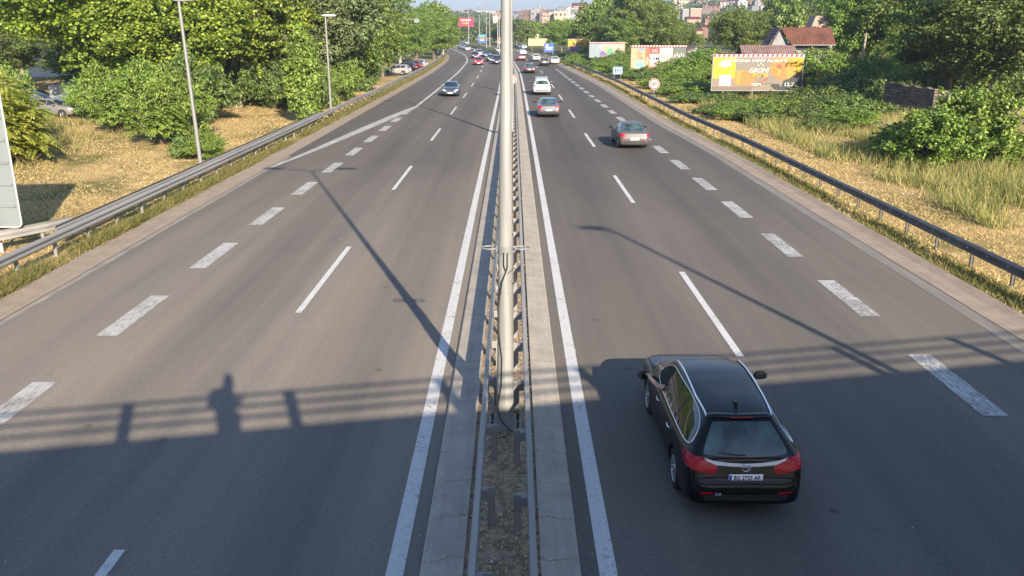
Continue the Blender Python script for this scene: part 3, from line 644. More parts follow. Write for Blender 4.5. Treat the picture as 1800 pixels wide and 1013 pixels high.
def car_body(K):
    """K rows: y, zb, hw, zs, zt, hwt"""
    K = np.array(K); y0, y1 = K[0, 0], K[-1, 0]
    st = np.unique(np.round(np.concatenate([np.linspace(y0, y0 + .5, 34), np.linspace(y0 + .5, y1 - .5, 60), np.linspace(y1 - .5, y1, 26), K[:, 0]]), 4))
    st = [s for i, s in enumerate(st) if i == 0 or s - st[i - 1] > .004]
    rings = []
    for y in st:
        zb, hw, zs, zt, hwt = [float(pchip(K[:, 0], K[:, j], y)) for j in range(1, 6)]
        g = max(0, min(1, (zt - zs - .1) / .25)); e = .02 + .035 * g
        sx_, sz_ = hw * .965, zs
        tx, tz_ = min(hwt, hw * .95), zt - e
        h = zs - zb
        half = [(0, zb), (hw * .80, zb), (hw * .965, zb + .05), (hw * .992, zb + h * .33), (hw, zb + h * .62), (hw * .985, zb + h * .86), (sx_, sz_),
                (sx_ + (tx - sx_) * (.10 + .1 * (1 - g)), sz_ + (tz_ - sz_) * .06), (sx_ + (tx - sx_) * .52 + .012 * g, sz_ + (tz_ - sz_) * .55), (tx, tz_), (tx * .86, zt - e * .45), (tx * .45, zt - e * .08), (0, zt)]
        hp = chaikin(half, 2)
        rings.append([(x, y, z) for x, z in hp] + [(-x, y, z) for x, z in hp[-2:0:-1]])
    n = len(rings[0]); b = MB(); b.v = [p for r_ in rings for p in r_]
    fs = [(i * n + k, i * n + (k + 1) % n, (i + 1) * n + (k + 1) % n, (i + 1) * n + k) for i in range(len(rings) - 1) for k in range(n)] + [tuple(range(n)), tuple(range((len(rings) - 1) * n, len(rings) * n))[::-1]]
    b.f = fs; b.m = [0] * len(fs); b.smooth = [True] * len(fs); return b
VIEW = {'rear': (Vector((0, 1, 0)), lambda a, c_: Vector((a, -5, c_))), 'front': (Vector((0, -1, 0)), lambda a, c_: Vector((a, 5, c_))),
        'left': (Vector((1, 0, 0)), lambda a, c_: Vector((-3, a, c_))), 'right': (Vector((-1, 0, 0)), lambda a, c_: Vector((3, a, c_))), 'top': (Vector((0, 0, -1)), lambda a, c_: Vector((a, c_, 4)))}
def cast(bvh, view, a, c_, off):
    d, org = VIEW[view]; o = org(a, c_); loc, nor, _, _ = bvh.ray_cast(o, d)
    if loc is None:
        q = o + d * {'rear': 2.9, 'front': 2.9, 'left': 2.3, 'right': 2.3, 'top': 3}[view]; loc, nor, _, _ = bvh.find_nearest(q)
    if nor.dot(d) > 0: nor = -nor
    return loc + nor * off, nor
def patch(bvh, poly, view, m, off=.004, cell=.06, rim=.01):
    bm = bmesh.new(); vs = [bm.verts.new((a, c_, 0)) for a, c_ in poly]; bm.faces.new(vs)
    for ax in (0, 1):
        lo, hi = min(p[ax] for p in poly), max(p[ax] for p in poly); k = int((hi - lo) / cell)
        for i in range(1, k + 1):
            co = [0, 0, 0]; no = [0, 0, 0]; co[ax] = lo + (hi - lo) * i / (k + 1); no[ax] = 1
            bmesh.ops.bisect_plane(bm, geom=bm.verts[:] + bm.edges[:] + bm.faces[:], plane_co=co, plane_no=no, dist=1e-5)
    bmesh.ops.triangulate(bm, faces=[f for f in bm.faces if len(f.verts) > 4])
    be = [e for e in bm.edges if len(e.link_faces) == 1]; bpts = {}
    for v in bm.verts:
        p, nn = cast(bvh, view, v.co.x, v.co.y, off); bpts[v] = p - nn * rim; v.co = p
    if rim:
        low = {}
        for e in be:
            for v in e.verts:
                if v not in low: low[v] = bm.verts.new(bpts[v])
            bm.faces.new((e.verts[0], e.verts[1], low[e.verts[1]], low[e.verts[0]]))
    bmesh.ops.recalc_face_normals(bm, faces=bm.faces)
    me = bpy.data.meshes.new('patch'); bm.to_mesh(me); bm.free(); me.materials.append(m)
    me.polygons.foreach_set('use_smooth', [True] * len(me.polygons)); me.set_sharp_from_angle(angle=R(50)); return me
def curve_on(bvh, pts, view, r_, m, off=.0, closed=False, seg=.06, n=6):
    out = []
    P_ = pts + [pts[0]] if closed else pts
    for (a, c0), (a1, c1) in zip(P_[:-1], P_[1:]):
        k = max(1, int(math.hypot(a1 - a, c1 - c0) / seg))
        out += [cast(bvh, view, a + (a1 - a) * i / k, c0 + (c1 - c0) * i / k, off)[0] for i in range(k)]
    out.append(cast(bvh, view, P_[-1][0], P_[-1][1], off)[0])
    return MB().tube(out, r_, m, n, not closed).mesh('trim')
def roundpoly(p, it=2):
    for _ in range(it):
        q = []
        for i in range(len(p)):
            a, d = p[i], p[(i + 1) % len(p)]; q += [(a[0] * .75 + d[0] * .25, a[1] * .75 + d[1] * .25), (a[0] * .25 + d[0] * .75, a[1] * .25 + d[1] * .75)]
        p = q
    return p
def wheel_meshes(rad, w, spokes=10):
    prof = [(rad * .66, -w / 2 + .01), (rad * .80, -w / 2), (rad * .95, -w / 2 + .015), (rad, -w / 2 + .045), (rad, w / 2 - .045), (rad * .95, w / 2 - .015), (rad * .80, w / 2), (rad * .66, w / 2 - .01), (rad * .64, 0), (rad * .66, -w / 2 + .01)]
    t = MB().lathe(prof, M['rubber'], 36, axis='X').mesh('tyre')
    b = MB(); ri = rad * .665
    b.lathe([(ri, w / 2 - .005), (ri * .93, w / 2 - .012), (ri * .92, w / 2 - .09), (ri, w / 2 - .1)], M['alloy'], 30, axis='X')
    b.lathe([(ri * .95, w / 2 - .12), (0.01, w / 2 - .12)], M['black'], 24, axis='X')
    b.lathe([(.065, w / 2 - .05), (.06, w / 2 - .015), (.01, w / 2 - .01)], M['alloy'], 14, axis='X')
    for k in range(spokes):
        a = 2 * math.pi * k / spokes; ca, sa = math.cos(a), math.sin(a)
        def P(rr, tt, x): return (x, rr * ca - tt * sa, rr * sa + tt * ca)
        x1, x0 = w / 2 - .012, w / 2 - .06
        vs = [P(.04, -.016, x0), P(.04, .016, x0), P(ri * .95, .022, x0), P(ri * .95, -.022, x0), P(.04, -.014, x1 - .012), P(.04, .014, x1 - .012), P(ri * .95, .018, x1), P(ri * .95, -.018, x1)]
        b.add(vs, [(0, 1, 2, 3), (4, 5, 6, 7), (0, 1, 5, 4), (1, 2, 6, 5), (2, 3, 7, 6), (3, 0, 4, 7)], M['alloy'])
    return t, b.mesh('rim')
def mirror_y(p): return [(-a, c_) for a, c_ in p]

SPEC = {}
SPEC['estate'] = dict(K=[
 (-2.47, .36, .64, .50, .57, .56), (-2.455, .33, .74, .53, .615, .66), (-2.43, .29, .80, .56, .655, .72), (-2.385, .26, .845, .62, .73, .75), (-2.36, .25, .862, .74, .86, .75), (-2.33, .24, .875, .86, .97, .745), (-2.27, .22, .893, .945, 1.06, .70),
 (-2.05, .19, .915, .99, 1.31, .60), (-1.90, .185, .922, .995, 1.42, .555), (-1.80, .18, .926, .995, 1.455, .54), (-1.2, .18, .93, .98, 1.50, .565), (-.3, .18, .93, .95, 1.52, .60), (.35, .18, .93, .93, 1.46, .60), (.75, .18, .93, .92, 1.31, .615), (1.25, .18, .925, .90, 1.07, .68), (1.38, .18, .92, .895, 1.02, .71), (1.8, .18, .905, .86, .955, .72), (2.15, .20, .86, .78, .87, .68), (2.35, .24, .77, .68, .77, .60), (2.43, .28, .68, .60, .68, .52), (2.47, .32, .60, .52, .60, .45)],
 W=[-1.42, 1.36], wr=.335, track=.80, side=[(.98, 1.0), (.42, 1.36), (-.1, 1.43), (-1.15, 1.435), (-1.85, 1.36), (-2.08, 1.10), (-1.98, 1.045), (-1.2, 1.02)], bp=[.02, -1.08],
 ws=[(-.70, 1.0), (-.80, 1.06), (-.54, 1.415), (.54, 1.415), (.80, 1.06), (.70, 1.0), (0, .985)], fz=None, rw=[(-.66, 1.045), (-.47, 1.36), (-.42, 1.385), (.42, 1.385), (.47, 1.36), (.66, 1.045), (.6, 1.015), (0, .985), (-.6, 1.015)],
 tl=[(.42, .80), (.46, .93), (.66, .99), (.925, 1.0), (.93, .86), (.72, .79), (.50, .745)], hl=[(.42, .62), (.46, .70), (.78, .80), (.84, .78), (.80, .66), (.55, .58)], grille=[(-.34, .52), (-.38, .66), (.38, .66), (.34, .52)], pz_r=.70, pz_f=.42)
SPEC['sedan'] = dict(K=[
 (-2.37, .38, .64, .52, .60, .55), (-2.355, .34, .74, .56, .66, .66), (-2.33, .30, .79, .62, .74, .70), (-2.29, .27, .83, .76, .90, .71), (-2.25, .25, .85, .86, .98, .71), (-2.15, .22, .875, .90, 1.03, .72), (-1.85, .19, .90, .93, 1.06, .72), (-1.6, .18, .91, .94, 1.13, .69), (-1.25, .18, .915, .935, 1.30, .62), (-.85, .18, .915, .93, 1.425, .575), (-.3, .18, .915, .92, 1.455, .57), (.2, .18, .915, .91, 1.41, .575), (.65, .18, .912, .90, 1.25, .61), (1.08, .18, .905, .88, 1.04, .68), (1.22, .18, .90, .87, .985, .70), (1.7, .18, .885, .83, .92, .70), (2.05, .20, .84, .76, .84, .66), (2.25, .24, .76, .67, .75, .58), (2.33, .28, .67, .59, .67, .50), (2.37, .32, .6, .52, .6, .45)],
 W=[-1.38, 1.36], wr=.32, track=.785, side=[(.88, .97), (.30, 1.30), (-.15, 1.37), (-.85, 1.355), (-1.38, 1.17), (-1.58, 1.04), (-1.0, .99)], bp=[-.02, -.92],
 ws=[(-.68, .97), (-.78, 1.02), (-.52, 1.375), (.52, 1.375), (.78, 1.02), (.68, .97), (0, .955)], rw=[(-.68, 1.09), (-.50, 1.37), (.50, 1.37), (.68, 1.09), (.5, 1.06), (0, 1.05), (-.5, 1.06)],
 tl=[(.48, .76), (.50, .88), (.70, .93), (.90, .93), (.91, .78), (.70, .73)], hl=[(.42, .60), (.46, .69), (.74, .77), (.82, .75), (.78, .64), (.55, .58)], grille=[(-.33, .50), (-.38, .64), (.38, .64), (.33, .50)], pz_r=.62, pz_f=.40)
SPEC['suv'] = dict(K=[
 (-2.37, .44, .70, .58, .66, .62), (-2.35, .40, .80, .64, .74, .72), (-2.31, .36, .87, .78, .92, .78), (-2.26, .33, .90, .98, 1.12, .77), (-2.15, .30, .925, 1.06, 1.28, .73), (-1.98, .28, .94, 1.09, 1.50, .67), (-1.85, .28, .945, 1.10, 1.60, .645), (-1.2, .27, .955, 1.09, 1.69, .64), (-.3, .27, .955, 1.07, 1.71, .64), (.3, .27, .955, 1.05, 1.64, .64), (.75, .27, .952, 1.04, 1.44, .65), (1.12, .27, .95, 1.02, 1.21, .72), (1.25, .27, .945, 1.01, 1.14, .74), (1.8, .28, .93, .96, 1.06, .76), (2.15, .32, .88, .86, .96, .71), (2.32, .38, .79, .72, .82, .62), (2.37, .42, .72, .62, .70, .55)],
 W=[-1.42, 1.42], wr=.37, track=.82, side=[(.92, 1.10), (.36, 1.48), (-.1, 1.58), (-1.5, 1.57), (-1.88, 1.45), (-2.02, 1.20), (-1.2, 1.15)], bp=[.0, -1.05],
 ws=[(-.72, 1.13), (-.80, 1.18), (-.58, 1.60), (.58, 1.60), (.80, 1.18), (.72, 1.13), (0, 1.11)], rw=[(-.70, 1.17), (-.56, 1.52), (.56, 1.52), (.70, 1.17), (.5, 1.13), (0, 1.12), (-.5, 1.13)],
 tl=[(.62, .90), (.66, 1.04), (.94, 1.08), (.95, .92)], hl=[(.50, .72), (.52, .84), (.82, .90), (.86, .78), (.7, .70)], grille=[(-.40, .60), (-.42, .78), (.42, .78), (.40, .60)], pz_r=.82, pz_f=.50)
SPEC['hatchback'] = dict(K=[
 (-2.05, .36, .62, .52, .60, .55), (-2.03, .32, .73, .58, .68, .66), (-1.99, .29, .80, .74, .86, .70), (-1.94, .26, .825, .88, 1.02, .69), (-1.82, .23, .85, .93, 1.18, .65), (-1.65, .21, .865, .95, 1.36, .60), (-1.5, .20, .87, .95, 1.42, .575), (-.9, .19, .87, .94, 1.475, .57), (-.1, .19, .87, .93, 1.47, .57), (.3, .19, .87, .92, 1.39, .57), (.7, .19, .87, .91, 1.22, .60), (1.05, .19, .865, .89, 1.03, .66), (1.18, .19, .86, .88, .98, .68), (1.55, .19, .845, .83, .92, .66), (1.85, .22, .79, .73, .82, .60), (2.0, .27, .69, .61, .69, .50), (2.05, .32, .6, .52, .6, .45)],
 W=[-1.27, 1.28], wr=.305, track=.755, side=[(.88, .97), (.36, 1.28), (.0, 1.38), (-1.25, 1.375), (-1.6, 1.28), (-1.72, 1.06), (-1.0, 1.0)], bp=[-.02, -.85],
 ws=[(-.65, .97), (-.73, 1.02), (-.50, 1.37), (.50, 1.37), (.73, 1.02), (.65, .97), (0, .955)], rw=[(-.62, 1.03), (-.49, 1.34), (.49, 1.34), (.62, 1.03), (.45, 1.0), (0, .99), (-.45, 1.0)],
 tl=[(.60, .78), (.62, .98), (.80, 1.0), (.86, .82)], hl=[(.42, .62), (.44, .72), (.70, .80), (.78, .76), (.74, .64)], grille=[(-.30, .52), (-.34, .62), (.34, .62), (.30, .52)], pz_r=.72, pz_f=.40)
SPEC['suv']['roof_gear'] = True
M['paint_proto'] = mat('car_paint', (.3, .3, .3), .25, .3, 0, coat=1)

def make_car(kind):
    """list of (name, mesh, painted, parent index or -1, location)"""
    S = SPEC[kind]; body = car_body(S['K'])
    bm = bmesh.new(); bme = body.mesh('b'); bm.from_mesh(bme); bvh = BVHTree.FromBMesh(bm); bm.free()
    bo = bpy.data.objects.new('b', bme); COL.objects.link(bo); bme.materials.append(M['paint_proto']); bme.materials.append(M['black'])
    cut = MB()
    for y in S['W']:
        for s in (-1, 1):
            rr = S['wr'] + .045; xo, xi = s * 1.2, s * .52; n = 28
            vs = [(x, y + rr * math.cos(2 * math.pi * k / n), S['wr'] + rr * math.sin(2 * math.pi * k / n)) for x in (xo, xi) for k in range(n)]
            cut.add(vs, [tuple(range(n)), tuple(range(n, 2 * n))[::-1]] + [(k, (k + 1) % n, n + (k + 1) % n, n + k) for k in range(n)], M['black'])
    cm = cut.mesh('c'); co_ = bpy.data.objects.new('c', cm); COL.objects.link(co_)
    md = bo.modifiers.new('x', 'BOOLEAN'); md.operation = 'DIFFERENCE'; md.object = co_; md.solver = 'EXACT'
    try: md.material_mode = 'TRANSFER'
    except Exception: pass
    dg = bpy.context.evaluated_depsgraph_get(); dg.update(); me = bpy.data.meshes.new_from_object(bo.evaluated_get(dg))
    bpy.data.objects.remove(bo); bpy.data.objects.remove(co_); me.name = 'body'
    me.polygons.foreach_set('use_smooth', [True] * len(me.polygons)); me.set_sharp_from_angle(angle=R(38))
    parts = [('body', me, True, -1, None)]
    def add(name, me, parent=-1, loc=None, painted=False): parts.append((name, me, painted, parent, loc)); return len(parts) - 1
    side = roundpoly(S['side'], 2)
    def clip(poly, lo, hi):
        bm = bmesh.new(); bm.faces.new([bm.verts.new((a, c_, 0)) for a, c_ in poly])
        for v_, s_ in ((lo, 1), (hi, -1)):
            bmesh.ops.bisect_plane(bm, geom=bm.verts[:] + bm.edges[:] + bm.faces[:], plane_co=(v_, 0, 0), plane_no=(-s_, 0, 0), clear_outer=True)
        f = bm.faces[0] if hasattr(bm.faces, 'ensure_lookup_table') and (bm.faces.ensure_lookup_table() or True) else None
        p = [(v.co.x, v.co.y) for v in f.verts]; bm.free(); return p
    ymin, ymax = min(p[0] for p in side) - .1, max(p[0] for p in side) + .1; cuts = [ymax] + S['bp'] + [ymin]
    for view in ('left', 'right'):
        for i in range(len(cuts) - 1):
            hi, lo = cuts[i] - (.03 if i else 0), cuts[i + 1] + (.03 if i < len(cuts) - 2 else 0)
            mm = M['glass']
            if kind == 'estate' and view == 'left' and i == 0: mm = M['opening_shade']
            add('side_window', patch(bvh, clip(side, lo, hi), view, mm, .003, .08))
        if kind in ('estate', 'sedan'):
            add('window_trim', curve_on(bvh, roundpoly(S['side'], 2), view, .008 if kind == 'estate' else .006, M['chrome'], .006, True))
        # door gaps
        for yy in (S['bp'][0], S['bp'][1] + .0, .98 if kind != 'suv' else 1.0):
            top = .93 if kind != 'suv' else 1.08
            add('door_gap', curve_on(bvh, [(yy + (.12 if yy == S['bp'][1] and kind != 'estate' else 0), top), (yy, .7), (yy, .32)], view, .005, M['black'], -.001, n=4))
        add('door_gap', curve_on(bvh, [(.98, .30), (S['bp'][1], .30)], view, .006, M['black'], -.001, n=4))
        for yy in (S['bp'][0] + .1, S['bp'][1] + .16):
            zz = .84 if kind != 'suv' else .98
            p, nn = cast(bvh, view, yy, zz, .03)
            h = MB(); h.tube([cast(bvh, view, yy - .02 + t, zz, o)[0] for t, o in ((-.09, .004), (-.07, .03), (.07, .03), (.09, .004))], .012, M['chrome'] if kind == 'estate' else M['paint_proto'], 8)
            add('door_handle', h.mesh('door_handle'), painted=kind != 'estate')
    add('windscreen', patch(bvh, roundpoly(S['ws'], 1), 'front', M['glass'], .003, .05))
    rwi = add('rear_window', patch(bvh, roundpoly(S['rw'], 2), 'rear', M['glass_rear'], .004, .05))
    for s in (1, -1):
        tl = S['tl'] if s > 0 else mirror_y(S['tl']); hl = S['hl'] if s > 0 else mirror_y(S['hl'])
        t = add('tail_light', patch(bvh, roundpoly(tl, 1 if kind == 'estate' else 2), 'rear', M['tail'], .009, .035))
        h = add('headlight', patch(bvh, roundpoly(hl, 2), 'front', M['lens'], .006, .05))
        # mirror
        zf = 1.02 if kind != 'suv' else 1.18; yf = .72
        m_ = MB(); m_.sphere((s * (S['K'][12][2] + .16), yf, zf), (.13, .055, .085), M['paint_proto'], 14, 8); m_.tube([(s * (S['K'][12][2] - .06), yf + .03, zf - .06), (s * (S['K'][12][2] + .12), yf, zf - .04)], .028, M['black'], 8)
        mi_ = add('mirror', m_.mesh('mirror'), painted=True)
        q = MB(); q.prism(roundpoly([(s * (S['K'][12][2] + .06), zf - .055), (s * (S['K'][12][2] + .27), zf - .055), (s * (S['K'][12][2] + .27), zf + .055), (s * (S['K'][12][2] + .06), zf + .06)], 1), yf - .058, yf - .05, M['glass'], 'XZ'); add('mirror_glass', q.mesh('mirror_glass'), mi_)
        if kind == 'estate':
            q = MB(); q.box((s * (S['K'][12][2] + .02), yf + .0, zf - .085), (s * (S['K'][12][2] + .24), yf + .05, zf - .07), M['chrome']); add('mirror_trim', q.mesh('mirror_trim'), mi_)
    add('grille', patch(bvh, roundpoly(S['grille'], 1), 'front', M['black'], .006, .06))
    add('lower_grille', patch(bvh, [(-.55, .30), (-.48, .42), (.48, .42), (.55, .30)], 'front', M['black'], .005, .08))
    # number plates
    for view, zz in (('rear', S['pz_r']), ('front', S['pz_f'])):
        p = cast(bvh, view, 0, zz, .012)[0]; s = -1 if view == 'rear' else 1
        if kind == 'estate' and view == 'rear': EST['plate'] = p
        q = MB(); q.box((-.26, p.y - .008, p.z - .056), (.26, p.y + .008, p.z + .056), M['plate']); q.box((-.255, p.y + s * .0085 - .001, p.z - .05), (-.215, p.y + s * .0085 + .001, p.z + .05), M['blue'])
        add('number_plate', q.mesh('number_plate'))
    # bumper lower strips and exhaust
    z0 = S['K'][0][1]
    add('lower_bumper', patch(bvh, [(-.62, z0 + .01), (-.66, z0 + .10), (.66, z0 + .10), (.62, z0 + .01)], 'rear', M['black'], .004, .08))
    add('tailgate_gap', curve_on(bvh, [(-.70, z0 + .30), (0, z0 + .285), (.70, z0 + .30)] if kind != 'sedan' else [(-.5, .655), (0, .65), (.5, .655)], 'rear', .006, M['black'], -.001, n=4))
    for s in (-1, 1):
        p = cast(bvh, 'rear', s * .6, z0 + .13, .006)[0]
        add('reflector', patch(bvh, [(s * .5, z0 + .115), (s * .7, z0 + .125), (s * .7, z0 + .15), (s * .5, z0 + .145)], 'rear', M['tail'], .006, .08))
    if kind != 'estate':
        q = MB(); q.tube([(.5, S['K'][0][0] + .02, z0 - .01), (.5, S['K'][0][0] + .25, z0)], .035, M['chrome'], 10); add('exhaust', q.mesh('exhaust'))
    zr = S['K'][-9][4]
    # wheels
    ty, ri = wheel_meshes(S['wr'], .215, 14 if kind == 'estate' else 9)
    for y in S['W']:
        for s in (-1, 1): wi = add('wheel', ty, -1, (s * S['track'], y, S['wr'], s)); add('rim', ri, wi)
    if kind == 'estate':
        for view, s in (('left', -1), ('right', 1)):
            pts = []
            for yy in np.linspace(.48, -1.80, 24):
                loc, nn = cast(bvh, 'top', s * (.555 if yy > -1.2 else .555 - .04 * (-1.2 - yy) / .6), yy, .0); pts.append(loc + Vector((0, 0, .022 if -1.75 < yy < .42 else .0)))
            add('roof_rail', MB().tube(pts, .016, M['chrome'], 8).mesh('roof_rail'))
        sp = MB(); pts = [cast(bvh, 'top', x, -1.83 + .06 * (x / .5) ** 2, .0)[0] for x in np.linspace(-.50, .50, 13)]
        n_ = len(pts); vv = []
        for p in pts: vv += [p + Vector((0, .08, .003)), p + Vector((0, -.03, .016)), p + Vector((0, -.10, .0)), p + Vector((0, -.09, -.028)), p + Vector((0, .02, -.03))]
        sp.add(vv, [(i * 5 + k, i * 5 + (k + 1) % 5, (i + 1) * 5 + (k + 1) % 5, (i + 1) * 5 + k) for i in range(n_ - 1) for k in range(5)] + [tuple(range(5)), tuple(range(n_ * 5 - 5, n_ * 5))[::-1]], M['paint_proto'], True)
        si = add('roof_spoiler', sp.mesh('roof_spoiler'), painted=True)
        q = MB(); q.box((-.18, pts[6].y - .104, pts[6].z - .014), (.18, pts[6].y - .088, pts[6].z - .002), M['tail']); add('brake_light', q.mesh('brake_light'), si)
        a0 = cast(bvh, 'top', 0, -1.5, 0)[0]; q = MB(); q.prism([(-1.60, a0.z - .01), (-1.62, a0.z + .055), (-1.585, a0.z + .06), (-1.44, a0.z + .01), (-1.42, a0.z - .01)], -.018, .018, M['black'], 'YZ'); add('aerial', q.mesh('aerial'))
        add('tailgate_trim', patch(bvh, [(-.60, .945), (-.64, .985), (-.5, .945), (-.25, .915), (0, .905), (.25, .915), (.5, .945), (.64, .985), (.60, .945), (.45, .885), (.2, .865), (0, .862), (-.2, .865), (-.45, .885)], 'rear', M['chrome_satin'], .014, .04, .02))
        lp = cast(bvh, 'rear', 0, .855, .028)[0]; EST['logo'] = lp
        q = MB(); q.tube([(.062 * math.cos(t), lp.y - .004, lp.z + .058 * math.sin(t)) for t in np.linspace(0, 2 * math.pi, 25)], .0085, M['chrome'], 8, False)
        q.prism([(-.085, lp.z + .0), (.0, lp.z + .022), (.0, lp.z + .004), (.085, lp.z + .0), (0, lp.z - .022), (0, lp.z - .004)], lp.y - .012, lp.y + .004, M['chrome'], 'XZ'); add('emblem', q.mesh('emblem'))
        wpr = cast(bvh, 'rear', .0, 1.03, .012)[0]
        q = MB(); q.tube([cast(bvh, 'rear', x, z, .014)[0] for x, z in ((.0, 1.015), (-.2, 1.02), (-.42, 1.045))], [.012, .009, .006], M['black'], 6); add('wiper', q.mesh('wiper'), rwi)
        add('bonnet_gap', curve_on(bvh, [(-.66, 1.30), (-.62, 1.9), (-.5, 2.2)], 'top', .004, M['black'], 0, n=4)); add('bonnet_gap', curve_on(bvh, [(.66, 1.30), (.62, 1.9), (.5, 2.2)], 'top', .004, M['black'], 0, n=4))
        q = MB(); q.prism([(.50, .0), (.52, .1), (.56, .1), (.58, 0)], 0, .004, M['chrome'], 'XZ')
        add('fuel_flap', curve_on(bvh, disc(-1.62, .84, .09, 16), 'right', .004, M['black'], -.001, True, n=4))
    else:
        q = MB(); q.box((-.012, 0, 0), (.012, .1, .035), M['black']); a0 = cast(bvh, 'top', 0, -.9, 0)[0]
    if S.get('roof_gear'):
        for s in (-1, 1):
            pts = [cast(bvh, 'top', s * .60, yy, .0)[0] + Vector((0, 0, .05 if -1.6 < yy < .1 else 0)) for yy in np.linspace(-1.75, .25, 14)]
            add('roof_rail', MB().tube(pts, .02, M['chrome'], 8).mesh('roof_rail'))
        for yy in (-.1, -1.3):
            zz = cast(bvh, 'top', 0, yy, 0)[0].z + .09; add('roof_bar', MB().tube([(-.68, yy, zz), (.68, yy, zz)], .025, M['chrome'], 8).mesh('roof_bar'))
    return parts
EST = {}
M['chrome_satin'] = mat('satin_silver', (.55, .57, .60), .35, .15, 0)
PROTO = {}
PAINT = {}
def paint(name, col, metal=.35, rough=.32):
    if name not in PAINT: PAINT[name] = mat('paint_' + name, col, rough, metal, .04, 1.0, coat={'black': .3, 'gunmetal': .15}.get(name, 1), spec={'black': .15, 'gunmetal': .2}.get(name, .5))
    return PAINT[name]
def place_car(kind, loc, rz, pname, pcol, label, cat='car', name=None, group='cars driving on the motorway', scale=1.0, metal=.35, lod=0):
    if kind not in PROTO: PROTO[kind] = make_car(kind)
    root = empty(name or {'estate': 'estate_car', 'sedan': 'saloon_car', 'suv': 'suv', 'hatchback': 'hatchback_car'}[kind], label, cat, loc, rz, group); root.scale = (scale,) * 3
    pm = paint(pname, pcol, metal); objs = []
    for nm, me, painted, par, l in PROTO[kind]:
        if lod and nm in ('door_gap', 'door_handle', 'exhaust', 'reflector', 'tailgate_gap', 'lower_bumper', 'mirror_glass', 'window_trim', 'lower_grille', 'roof_bar'): objs.append(None); continue
        key = (me.name, pname)
        if painted:
            if key not in PMESH:
                m2 = me.copy(); 
                for i, mm in enumerate(m2.materials):
                    if mm == M['paint_proto']: m2.materials[i] = pm
                PMESH[key] = m2
            me = PMESH[key]
        o = link(nm, me, root if par < 0 else objs[par])
        if l is not None:
            o.location = l[:3]
            if l[3] < 0: o.rotation_euler.z = math.pi
        objs.append(o)
    return root
PMESH = {}

# ---- the black estate in the foreground
HERO = Vector((3.38, 13.42, 0)); HR = R(0)
hero = place_car('estate', HERO, HR, 'black', (.006, .006, .007), 'glossy black estate car with silver roof rails and an arm out of its window', name='estate_car', metal=.0, scale=.95)
pl = EST['plate']
t = [o for o in hero.children if o.name.startswith('number_plate')][0]
text('BG 2725 AR', .092, M['signgrey'], 'number', t, (.022, pl.y - .0105, pl.z), bold=.0015, sx=.88)
text('OA', .07, M['chrome_satin'], 'lettering', hero, (-.42, SPEC['estate']['K'][0][0] - .004, .47), ext=.001)
hero.children[-1].name = 'sticker'
# driver: torso inside, forearm lying out of the window
dv = [(-.38, .05, .62), (-.38, -.02, .95), (-.38, 0, 1.12), (-.38, .05, 1.26), (-.60, .0, 1.10), (-.90, .16, 1.02), (-1.03, .42, 1.09), (-1.035, .50, 1.10), (-1.03, .565, 1.095)]
de = [(0, 1), (1, 2), (2, 3), (2, 4), (4, 5), (5, 6), (6, 7), (7, 8)]
d_ = link('person', skin_mesh(dv, de, [.13, .13, .11, .075, .06, .05, .037, (.04, .022), (.036, .018)], 'person', M['skin'])); d_.location = HERO; d_.scale = (.95, .985, 1.0); hero.scale = (.95, .985, 1.0); d_.rotation_euler.z = HR
tag(d_, 'driver of the black estate resting a bare forearm out of the open window', 'person')
for k in range(4):
    yy, zz = .585, 1.098; x = -1.065 + .020 * k
    q = MB(); q.tube([(x, yy - .015, zz), (x - .004, yy + .03, zz - .004), (x - .008, yy + .055 - .006 * abs(k - 1.5), zz - .028), (x - .008, yy + .055, zz - .05)], [.0105, .010, .0085, .007], M['skin'], 8); q.build('finger', d_)
q = MB(); q.tube([(-.995, .50, 1.095), (-.975, .55, 1.085), (-.985, .59, 1.075)], [.013, .011, .009], M['skin'], 8); q.build('thumb', d_)
q = MB(); q.tube([(-.38, -.02, .7), (-.38, -.02, 1.08)], [.2, .19], M['shirt'], 12); q.build('shirt', d_)

def car_at(kind, px, py, rz, *a, **k):
    g = G(px, py); return place_car(kind, g, rz, *a, **k)
# py = ground line under the car's near end; away cars: centre is half a length farther on
def away(kind, px, py, *a, half=2.3, turn=0, **k):
    g = G(px, py); L = half * k.get('scale', 1)
    return place_car(kind, (g.x + L * math.sin(-turn) * -1 * 0 , g.y + L, 0), turn, *a, **k)
away('sedan', 1114, 263, 'gunmetal', (.07, .07, .068), 'dark grey saloon car alone in the outer lane of the right carriageway', turn=R(.5), metal=.0)
away('sedan', 964.5, 207.5, 'slate', (.055, .06, .07), 'slate grey saloon car with a long boot behind the white suv', turn=R(0), metal=.2)
away('suv', 952.5, 168, 'white', (.44, .45, .46), 'white suv with silver bars on its roof', metal=.0)
away('sedan', 930.5, 129.5, 'maroon_black', (.03, .018, .02), 'very dark saloon car next ahead of the white suv', lod=1)
away('hatchback', 957, 116.5, 'black2', (.012, .012, .014), 'small black hatchback between the lanes beside a white hatchback', lod=1, half=2)
away('hatchback', 975.5, 113.5, 'white2', (.46, .46, .45), 'white hatchback nearest the right hand verge far off', lod=1, half=2)
away('suv', 943, 108, 'cream', (.4, .4, .37), 'off white high car ahead of the small black hatchback', lod=1, scale=.88)
away('hatchback', 916, 107, 'maroon', (.16, .02, .03), 'maroon hatchback in the inner lane far off', lod=1, half=2, turn=R(4))
away('hatchback', 917.5, 97, 'white2', (.46, .46, .45), 'white hatchback directly ahead of the maroon one', lod=1, half=2, turn=R(8))
away('hatchback', 918.5, 86.5, 'pale_blue', (.5, .55, .6), 'pale car at the far end of the right carriageway beside the trees', lod=1, half=2, turn=R(20))
